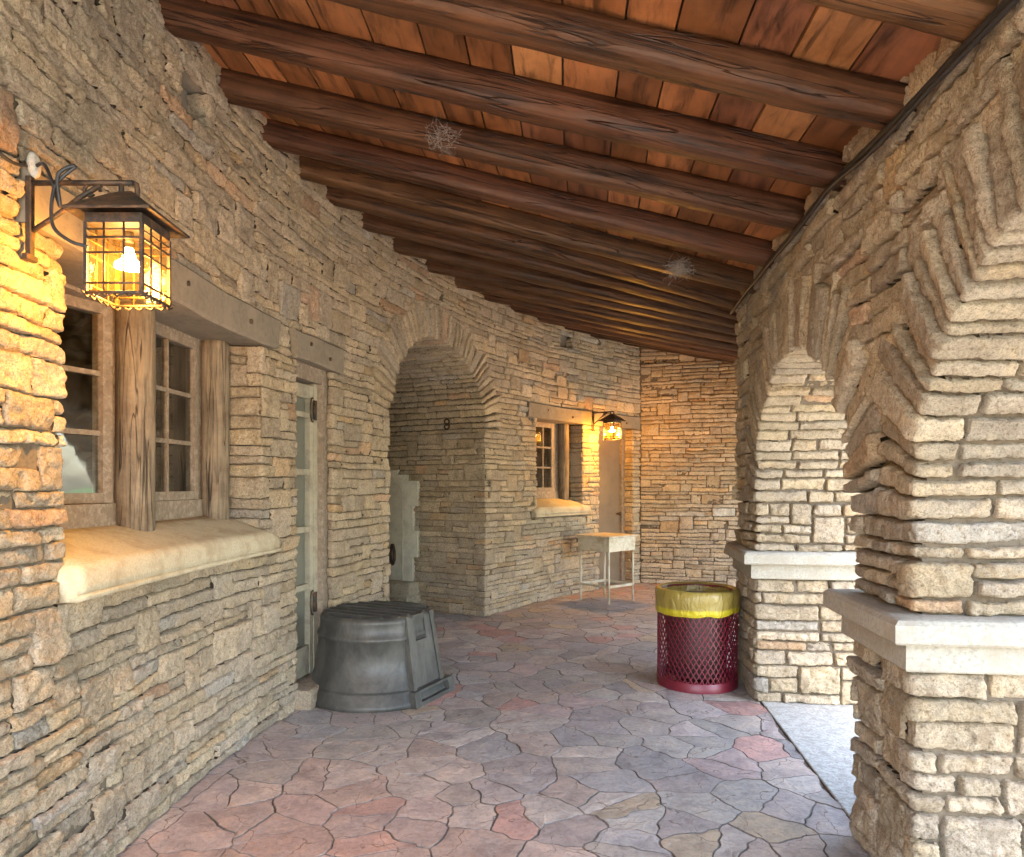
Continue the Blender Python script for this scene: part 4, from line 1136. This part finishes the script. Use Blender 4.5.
# threshold slabs under the arcade and courtyard ground
m = MB(); S = np.linspace(ARC0, S3, 80); p, t, n = arc_in(S); V = []
for of, h in ((-.045, -.02), (-.045, .002), (-.05, .006), (-T_A - .5, .006), (-T_A - .5, -.02)):
    V += [(*(a + b * of), h) for a, b in zip(p, n)]
k = 80; m.add(V, [[r_ * k + i, r_ * k + i + 1, (r_ + 1) * k + i + 1, (r_ + 1) * k + i] for r_ in range(4) for i in range(k - 1)])
o = m.build('threshold_paving', mat_simple('pale_speckled_granite', (.35, .345, .32), .8, nscale=55, var=.6, bump=.8, bd=.006, stain=14, scol=(.25, .24, .215))); tag(o, kind='structure')
m = MB(); m.add([(-900, -900, -.035), (900, -900, -.035), (900, 900, -.035), (-900, 900, -.035)], [[0, 1, 2, 3]])
M_grass = mat_simple('courtyard_lawn', (.075, .11, .035), .9, nscale=3, var=.5, bump=.6, bd=.03)
o = m.build('ground', M_grass); tag(o, kind='structure')
m = MB(); V = []
pl = [(-6.0, -14), (9.5, -14), (11.5, 4), (13, 18), (6.5, 13), (1.2, 3), (1.2, -2.5), (-6, -2.5)]
m.add([(x, y, -.028) for x, y in pl], [list(range(len(pl)))])
o = m.build('unseen_bounce_path', mat_simple('pale_bounce_concrete', (.54, .52, .47), .85, nscale=5, var=.2, bump=.3)); tag(o, kind='structure')  # unseen paving, made broad and pale to bounce sunlight into the gallery

# ================================================================== LANTERNS
M_bulb = mat_emit('warm_bulb', (1.0, .62, .25), 14.0)
def lantern(loc, rz, label, power):
    root = empty('wall_lantern', loc, rz); tag(root, label, 'lantern', 'iron lanterns on wall brackets')
    # local: x = out of the wall, z up; origin on the wall at arm height
    m = MB()
    m.box((.012, 0, -.105), (.018, .022, .25), bev=.002)
    m.tube([(.012, 0, .0), (.335, 0, 0)], .0085, 6); m.tube([(.02, 0, -.15), (.09, 0, -.105), (.17, 0, -.045), (.235, 0, -.006)], .0075, 6)
    m.tube([(.335, 0, 0), (.345, 0, -.004), (.348, 0, -.02), (.348, 0, -.045)], .008, 6); m.tube([(.298, 0, 0), (.298, 0, -.045)], .008, 6)
    cu = [(.15 + .03 * math.cos(q) * (1 - q / 9), .004, -.005 + .028 * math.sin(q) * (1 - q / 9)) for q in np.linspace(0, 5.6, 22)]
    m.tube([(x + .05, y, z - .02) for x, y, z in cu], .0055, 6)
    m.box((.012, 0, -.235), (.02, .05, .02), bev=.003); m.build('bracket', M_iron, root)
    m = MB(); cx_ = .322; ct = -.055
    ro = .130; ri = .02
    def sq(r, z): return [(cx_ - r, -r, z), (cx_ + r, -r, z), (cx_ + r, r, z), (cx_ - r, r, z)]
    V = sq(.018, ct + .022) + sq(.040, ct + .006) + sq(ro, ct - .066) + sq(ro, ct - .073) + sq(.03, ct - .035)
    F = [[3, 2, 1, 0]]
    F = [[0, 1, 2, 3]] + [[a * 4 + i, (a + 1) * 4 + i, (a + 1) * 4 + (i + 1) % 4, a * 4 + (i + 1) % 4] for a in range(4) for i in range(4)] + [[16, 17, 18, 19][::-1]]
    m.add(V, F)
    m.box((cx_, 0, ct - .085), (.172, .172, .03)); m.build('lamp_cap', M_iron, root)
    m = MB(); hb, htp = -.365, ct - .098; w = .084
    for sx in (-1, 1):
        for sy in (-1, 1): m.box((cx_ + sx * w, sy * w, (hb + htp) / 2), (.010, .010, htp - hb))
    for a in range(4):
        ca, sa = math.cos(a * PI / 2), math.sin(a * PI / 2)
        def W(u, z): return (cx_ + ca * w - sa * u, sa * w + ca * u, z)
        for u in (-.03, .03): m.tube([W(u, hb), W(u, htp)], .0032, 5)
        for z, r_ in ((hb, .0055), (hb + .028, .004), (hb + .12, .0035), (hb + .165, .0045), (hb + .19, .003)):
            m.tube([W(-w, z), W(w, z)], r_, 5)
        for q in range(5):
            u = -.07 + .035 * q
            m.tube([(x + .0, y, z) for x, y, z in [W(u, hb), W(u + .01, hb - .012), W(u + .022, hb - .006), W(u + .035, hb)]], .0035, 5)
    m.build('cage', M_iron, root)
    m = MB(); g = .077
    V = [(cx_ + a * g, b * g, z) for z in (hb + .006, htp) for a, b in ((-1, -1), (1, -1), (1, 1), (-1, 1))]
    m.add(V, [[0, 1, 5, 4], [1, 2, 6, 5], [2, 3, 7, 6], [3, 0, 4, 7]]); m.build('lantern_glass', M_lglass, root)
    m = MB(); m.tube([(cx_, 0, ct - .07), (cx_, 0, ct - .13)], .014, 10); m.build('socket', M_iron, root)
    m = MB(); bz = ct - .20
    m.tube([(cx_ , 0, bz + .05), (cx_, 0, bz + .035), (cx_, 0, bz + .015), (cx_, 0, bz), (cx_, 0, bz - .012), (cx_, 0, bz - .02)], [.012, .016, .022, .040, .042, .008], 16)
    m.build('bulb', M_bulb, root)
    ld = bpy.data.lights.new('lantern_light', 'POINT'); ld.energy = power; ld.color = (1.0, .46, .06); ld.shadow_soft_size = .03
    lo = bpy.data.objects.new('lantern_light', ld); COL.objects.link(lo); lo.parent = root; lo.location = (cx_, 0, bz - .05)
    return root
LAMP_W = 4.4
lant1 = lantern(tuple(Lpt(2.19, .012, EYE + .945)), 0.0, 'lit iron cage lantern on a wall bracket left of the near window', LAMP_W)
p, t, n = arc_path(np.array([sL(9.575)])); a2 = math.atan2(n[0][1], n[0][0])
lant2 = lantern(tuple(Lpt(9.575, .02, EYE + .98)), a2, 'small lit iron lantern on a bracket between the far window and brown door', LAMP_W * 1.6)
# loose wire from the insulator down to the near lantern, and the insulator
p0 = Lpt(2.19, .0, 0)
m = MB(); X0 = p0[0]
ctrl = [(X0 + .03, 2.20, EYE + 1.00), (X0 + .08, 2.17, EYE + .995), (X0 + .13, 2.13, EYE + .93), (X0 + .17, 2.11, EYE + .84), (X0 + .17, 2.10, EYE + .93), (X0 + .21, 2.12, EYE + .965), (X0 + .155, 2.11, EYE + .90), (X0 + .16, 2.09, EYE + .78), (X0 + .21, 2.09, EYE + .73), (X0 + .26, 2.10, EYE + .715)]
def spline(c, k=8):
    c = np.array(c); c = np.vstack([2 * c[0] - c[1], c, 2 * c[-1] - c[-2]]); o = []
    for i in range(1, len(c) - 2):
        for t in np.linspace(0, 1, k, endpoint=False):
            o.append(.5 * ((2 * c[i]) + (-c[i - 1] + c[i + 1]) * t + (2 * c[i - 1] - 5 * c[i] + 4 * c[i + 1] - c[i + 2]) * t * t + (-c[i - 1] + 3 * c[i] - 3 * c[i + 1] + c[i + 2]) * t ** 3))
    o.append(c[-2]); return o
m.tube(spline(ctrl), .0055, 6)
m.tube(spline([(X0 + .02, 2.20, EYE + 1.0), (X0 + .03, 2.1, EYE + .97), (X0 + .03, 1.98, EYE + .98), (X0 + .02, 1.7, EYE + 1.0)]), .0055, 6)
w = m.build('wire', M_cable); tag(w, 'loose dark wire looping from the white insulator to the near lantern', 'wire')
m = MB(); m.lathe([(0.0, .02), (.02, .018), (.034, .008), (.036, -.004), (.03, -.012), (0, -.012)], n=24)
ins = m.build('insulator', M_porc, None, (X0 + .03, 2.20, EYE + 1.005)); ins.rotation_euler = (0, R_(90), 0); ins.scale = (1.15, .75, .7); tag(ins, 'chipped white porcelain insulator on the wall above the near lantern', 'insulator')

# ================================================================== WIRE MESH TRASH CAN
tc_ = empty('trash_can', (1.355, 5.13, 0)); tag(tc_, 'maroon expanded-metal trash can with yellow liner beside the arcade pier', 'trash can')
M_red = mat_simple('maroon_plastic_coating', (.135, .010, .022), .4, nscale=20, var=.2, bump=.05)
RC = .282; HC = .685
m = MB(); NA, NH = 46, 17; dth = 2 * PI / NA; z0_, z1_ = .06, .60
# diamond mesh: zig-zag strands
hrow = (z1_ - z0_) / NH
for a in range(NA):
    for sg in (1, -1):
        pts = []
        for r_ in range(NH + 1):
            th = dth * (a + .5 * ((r_ % 2) if sg > 0 else -(r_ % 2)))
            pts.append((RC * math.cos(th), RC * math.sin(th), z0_ + r_ * hrow))
        V = []; w_ = .0040
        P = np.array(pts)
        for (x, y, z) in pts:
            th = math.atan2(y, x); tx, ty = -math.sin(th), math.cos(th); ux, uy = math.cos(th), math.sin(th)
            V += [(x - tx * w_ + ux * .003, y - ty * w_ + uy * .003, z), (x + tx * w_ + ux * .003, y + ty * w_ + uy * .003, z), (x + tx * w_ - ux * .002, y + ty * w_ - uy * .002, z), (x - tx * w_ - ux * .002, y - ty * w_ - uy * .002, z)]
        F = [[r_ * 4 + j, r_ * 4 + (j + 1) % 4, (r_ + 1) * 4 + (j + 1) % 4, (r_ + 1) * 4 + j] for r_ in range(NH) for j in range(4)]
        m.add(V, F)
m.build('mesh_basket', M_red, tc_)
m = MB()
m.lathe([(RC + .006, .0), (RC + .008, .065), (RC + .002, .07), (RC - .004, .065), (RC - .004, 0)], n=48)
m.lathe([(RC - .004, .03), (0, .03)], n=48); m.build('base_band', M_red, tc_)
m = MB(); m.lathe([(RC + .0, .58), (RC + .004, HC - .01), (RC + .012, HC), (RC + .006, HC + .012), (RC - .02, HC + .014), (RC - .03, HC + .006), (RC - .034, HC - .03), (RC - .03, HC - .03)], n=64)
m.build('rim', M_red, tc_)
def mat_bag():
    mm, nt, b, out = newmat('yellow_plastic_liner')
    b.inputs['Base Color'].default_value = (.42, .33, .05, 1); b.inputs['Roughness'].default_value = .32
    tc = N(nt, 'TexCoord'); n = N(nt, 'TexNoise', Scale=11.0, Detail=4.0, Distortion=1.2); mp = N(nt, 'Mapping'); mp.inputs['Scale'].default_value = (1.6, 1.6, .7)
    nt.links.new(tc.outputs['Object'], mp.inputs[0]); nt.links.new(mp.outputs[0], n.inputs['Vector'])
    bumpchain(nt, b, [(n.outputs[0], .6, .03)])
    at = N(nt, 'Attribute', attribute_name='col'); nt.links.new(at.outputs['Color'], b.inputs['Base Color'])
    return mm
m = MB(); k = 96; prof = [(RC - .036, HC - .14, 0), (RC - .034, HC - .02, 0), (RC - .028, HC + .012, 0), (RC - .005, HC + .021, 0), (RC + .014, HC + .012, 0), (RC + .02, HC - .02, .3), (RC + .018, HC - .06, .6), (RC + .016, HC - .095, .8), (RC + .014, HC - .112, .9), (RC + .016, HC - .122, 1.0), (RC + .014, HC - .138, 1.3), (RC + .008, HC - .145, 1.4)]
V = []; C = []
for i, (r_, z, q) in enumerate(prof):
    for j in range(k):
        th = 2 * PI * j / k
        low = .018 * math.sin(th * 1.0 + .9) * (q / 1.6)
        rr2 = r_ + .004 * float(vnoise(math.cos(th) * 6, math.sin(th) * 6, z * 14 + i)) * (1 if q else .2)
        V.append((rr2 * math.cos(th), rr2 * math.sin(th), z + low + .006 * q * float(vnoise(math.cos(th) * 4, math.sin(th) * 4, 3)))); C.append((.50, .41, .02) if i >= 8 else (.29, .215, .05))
F = [[i * k + j, i * k + (j + 1) % k, (i + 1) * k + (j + 1) % k, (i + 1) * k + j] for i in range(len(prof) - 1) for j in range(k)]
m.add(V, F, np.array(C), smooth=True); m.build('yellow_liner', mat_bag(), tc_)
m = MB(); m.lathe([(RC - .035, HC - .05), (RC - .05, .5), (RC - .066, .3), (RC - .075, .08), (0, .05)], n=40)
m.build('bag_body', mat_simple('bag_with_painted_shade', (.055, .035, .03), .5, bump=0), tc_)  # bag colour darkened to paint in the shaded depth behind the mesh

# ================================================================== UPTURNED PLASTIC TUB
M_tub = mat_simple('scuffed_highlit_black_plastic', (.044, .044, .040), .5, nscale=16, var=.35, bump=.15, stain=3.2, scol=(.095, .092, .082), stretch=(.8, .8, .4))  # lighter streaks are scuffs and also paint in the plastic's highlights
tub = empty('plastic_tub', (-.945, 4.94, 0), math.atan2(-.426, .905)); tag(tub, 'weathered dark grey tapered plastic tub upside down by the glazed door', 'tub')
def outline(R, cut, k=96, rc=.08):
    P = []
    for i in range(k):
        a = 2 * PI * i / k; x, y = R * math.cos(a), R * math.sin(a)
        P.append((min(x, cut + .10 * (x - cut)) if x > cut else x, y))
    return P
def tub_prof(h):  # (R, cut)
    return
m = MB(); k = 128; rows = []
prof = [(0.0, .492, .425), (.012, .5, .432), (.03, .5, .432), (.038, .487, .42), (.10, .478, .412), (.108, .462, .398), (.115, .448, .385), (.165, .445, .383), (.171, .434, .374), (.42, .402, .347), (.426, .414, .358), (.445, .412, .356), (.452, .400, .346), (.53, .392, .34), (.54, .397, .344), (.556, .392, .34), (.566, .378, .33), (.572, .36, .32)]
V = []
for (z, R0_, cut) in prof:
    V += [(x, y, z) for x, y in outline(R0_, cut, k)]
F = [[i * k + j, i * k + (j + 1) % k, (i + 1) * k + (j + 1) % k, (i + 1) * k + j] for i in range(len(prof) - 1) for j in range(k)]
m.add(V, F, smooth=True)
# lid disc slightly sunken
V = [(x, y, .545) for x, y in outline(.365, .322, k)] + [(x, y, .500) for x, y in outline(.33, .29, k)]
m.add(V, [[j, (j + 1) % k, k + (j + 1) % k, k + j] for j in range(k)] + [list(range(k, 2 * k))])
m.build('tub_body', M_tub, tub)
m = MB()
for q in np.linspace(-.27, .27, 7):
    hl = math.sqrt(max(0, .355 ** 2 - q * q)); x1 = min(hl, .318)
    m.box(((x1 - hl) / 2, q, .565), (x1 + hl, .030, .030), bev=.004)
m.build('lid_rib', M_tub, tub)
# vertical ribs and slotted panel on the flat side
def tilt_x(z): return .432 + (.335 - .432) * min(1, z / .56)
m = MB()
def slab(y0, y1, z0, z1, out, wt=.0):
    V = []
    for z in (z0, z1):
        xb = tilt_x(z); V += [(xb - .05, y0 * (1 - .16 * z / .56), z), (xb + out, y0 * (1 - .16 * z / .56), z), (xb + out, y1 * (1 - .16 * z / .56), z), (xb - .05, y1 * (1 - .16 * z / .56), z)]
    m.add(V, [[3, 2, 1, 0], [4, 5, 6, 7], [0, 1, 5, 4], [1, 2, 6, 5], [2, 3, 7, 6], [3, 0, 4, 7]])
slab(-.205, -.165, .10, .572, .018); slab(.135, .175, .10, .572, .018); slab(-.165, -.10, .40, .555, .012); slab(.05, .135, .40, .555, .012); slab(-.165, .135, .11, .40, .010)
slab(-.10, .05, .555, .572, .012)
m.build('side_rib', M_tub, tub)
m = MB()
slab(-.24, -.17, .0, .10, .045); slab(.19, .26, .0, .10, .045); slab(-.17, .19, .0, .025, .045); slab(-.17, .19, .085, .10, .04)
m.build('foot_flange', M_tub, tub)

# ================================================================== SMALL TABLE
tb = empty('side_table', (1.19, 8.80, 0), math.atan2(.322, .358)); tag(tb, 'small square pale metal table with deep apron and thin legs before the brown door', 'table')
# local x along right face direction, y = perpendicular (towards far left)
M_tw = mat_simple('worn_cream_metal', (.50, .45, .34), .5, nscale=12, var=.15, bump=.1, stain=7, scol=(.34, .27, .17))
hwT = .243
m = MB(); m.box((0, 0, .818), (.56, .56, .022), bev=.006); m.build('tabletop', M_tw, tb)
m = MB(); m.box((0, 0, .72), (.505, .505, .17), bev=.004); m.build('apron', M_tw, tb)
for sx in (-1, 1):
    for sy in (-1, 1):
        m = MB(); m.tube([(sx * (hwT - .012), sy * (hwT - .012), 0), (sx * (hwT - .012), sy * (hwT - .012), .64)], .0125, 12); m.build('leg', M_tw, tb)
for (c, d) in (((0, hwT - .012, .21), (2 * hwT - .05, .012, .03)), ((0, -hwT + .012, .21), (2 * hwT - .05, .012, .03)), ((-hwT + .012, 0, .21), (.012, 2 * hwT - .05, .03)), ((hwT - .012, 0, .21), (.012, 2 * hwT - .05, .03))):
    m = MB(); m.box(c, d); m.build('stretcher', M_tw, tb)

# ================================================================== COBWEBS on the rafters
M_web = mat_simple('grey_cobweb', (.42, .37, .34), .9, bump=0)
def cobweb(c, r, seed, label):
    rw = np.random.default_rng(seed); m = MB()
    for i in range(230):
        d = rw.normal(0, 1, 3); d[2] = -abs(d[2]) * .7 + .1; d /= np.linalg.norm(d); L = r * rw.uniform(.4, 1.1)
        a = rw.normal(0, r * .25, 3); q = a + d * L * .5 + rw.normal(0, r * .3, 3); b = a + d * L
        m.tube([a, q, b], 0.0006, 3, cap=False)
    o = m.build('cobweb', M_web, None, c); tag(o, label, 'cobweb'); return o
cobweb((-.36, 3.62, EYE + 1.80), .085, 1, 'round grey cobweb tuft on the third rafter near the middle')
cobweb((1.10, 4.60, EYE + 1.43), .085, 2, 'small hanging cobweb tuft on the fifth rafter near the arcade')

# ================================================================== TREES in the courtyard (seen in the window glass)
M_bark = mat_simple('grey_bark', (.12, .09, .065), .9, nscale=14, var=.5, bump=.8, bd=.02)
M_leaf = mat_simple('green_leaf', (.075, .14, .03), .6, nscale=1.5, var=.5, bump=0)
def tree_meshes(seed, H, CR):
    rw = np.random.default_rng(seed); m = MB()
    m.tube([(0, 0, -.1), (.05, 0, H * .2), (.12, .05, H * .42), (.1, .12, H * .62), (.05, .1, H * .85)], [H * .035, H * .028, H * .022, H * .014, H * .004], 10)
    tips = []
    for i in range(11):
        a = rw.uniform(0, 2 * PI); z0 = H * rw.uniform(.32, .7); L = CR * rw.uniform(.5, .95)
        e = (math.cos(a) * L, math.sin(a) * L, z0 + H * rw.uniform(.06, .25)); m.tube([(.1, .06, z0), (e[0] * .5, e[1] * .5, z0 + (e[2] - z0) * .6), e], [H * .012, H * .008, H * .003], 6); tips.append(e)
    cl = [(t_[0], t_[1], t_[2]) for t_ in tips] + [(rw.normal(0, CR * .4), rw.normal(0, CR * .4), H * rw.uniform(.55, .98)) for _ in range(26)]
    P = []
    for c in cl:
        k = int(rw.integers(120, 190)); P.append(np.array(c) + rw.normal(0, CR * .17, (k, 3)))
    P = np.concatenate(P); k = len(P); A = rw.normal(0, 1, (k, 3)); A /= np.linalg.norm(A, axis=1)[:, None]; B = np.cross(A, rw.normal(0, 1, (k, 3))); B /= np.linalg.norm(B, axis=1)[:, None]
    s_ = rw.uniform(.07, .13, (k, 1)); V = np.stack([P - A * s_, P - B * s_ * .5, P + A * s_, P + B * s_ * .5], 1).reshape(-1, 3)
    l = MB(); l.add(V, np.arange(4 * k).reshape(-1, 4)); return m, l
for i, (x, y, H_, CR, lab) in enumerate([(9.5, 17.5, 6.5, 2.8, 'broad leafy courtyard tree farthest from the gallery'), (13.5, 10.0, 7.5, 3.2, 'tall leafy tree across the path from the third arch'), (14.0, -1.5, 6.0, 2.6, 'shorter leafy tree opposite the nearest arches')]):
    tr = empty('tree', (x, y, -.03)); tag(tr, lab, 'tree', 'courtyard trees'); a_, b_ = tree_meshes(50 + i, H_, CR); a_.build('trunk', M_bark, tr); b_.build('crown', M_leaf, tr)

# ================================================================== LIGHT, SKY, CAMERA
SUN_EL, SUN_AZ = 60.0, 166.0    # azimuth measured from +Y (view direction) clockwise towards +X
w = bpy.data.worlds.new('World'); scene.world = w; w.use_nodes = True; nt = w.node_tree
sky = nt.nodes.new('ShaderNodeTexSky'); sky.sky_type = 'NISHITA'; sky.sun_disc = False
sky.sun_elevation = R_(SUN_EL); sky.sun_rotation = R_(SUN_AZ); sky.air_density = 1.2; sky.dust_density = 2.0
bg = nt.nodes['Background']; nt.links.new(sky.outputs[0], bg.inputs[0]); bg.inputs[1].default_value = .15
sd = bpy.data.lights.new('sun', 'SUN'); sd.energy = 5.0; sd.angle = R_(.6); sd.color = (1, .94, .84)
so = bpy.data.objects.new('sun', sd); COL.objects.link(so)
from mathutils import Vector
az = R_(SUN_AZ); el = R_(SUN_EL)
dv = Vector((math.sin(az) * math.cos(el), math.cos(az) * math.cos(el), math.sin(el)))
so.rotation_euler = dv.to_track_quat('Z', 'Y').to_euler()

cd = bpy.data.cameras.new('camera'); cam = bpy.data.objects.new('camera', cd); COL.objects.link(cam); scene.camera = cam
cam.location = (0, 0, EYE); cam.rotation_euler = (R_(90), 0, 0)
cd.sensor_width = 36; cd.lens = 36 * 700 / 1024; cd.shift_y = (485 - 428.5) / 1024; cd.clip_start = .05; cd.clip_end = 3000

scene.view_settings.view_transform = 'Standard'; scene.view_settings.look = 'None'; scene.view_settings.exposure = 3.95; scene.view_settings.gamma = 1
scene.cycles.use_denoising = True
try: scene.cycles.denoiser = 'OPENIMAGEDENOISE'
except Exception: pass
scene.cycles.max_bounces = 10; scene.cycles.diffuse_bounces = 6; scene.cycles.glossy_bounces = 4; scene.cycles.transparent_max_bounces = 12
scene.cycles.sample_clamp_indirect = 6.0; scene.cycles.caustics_reflective = False; scene.cycles.caustics_refractive = False
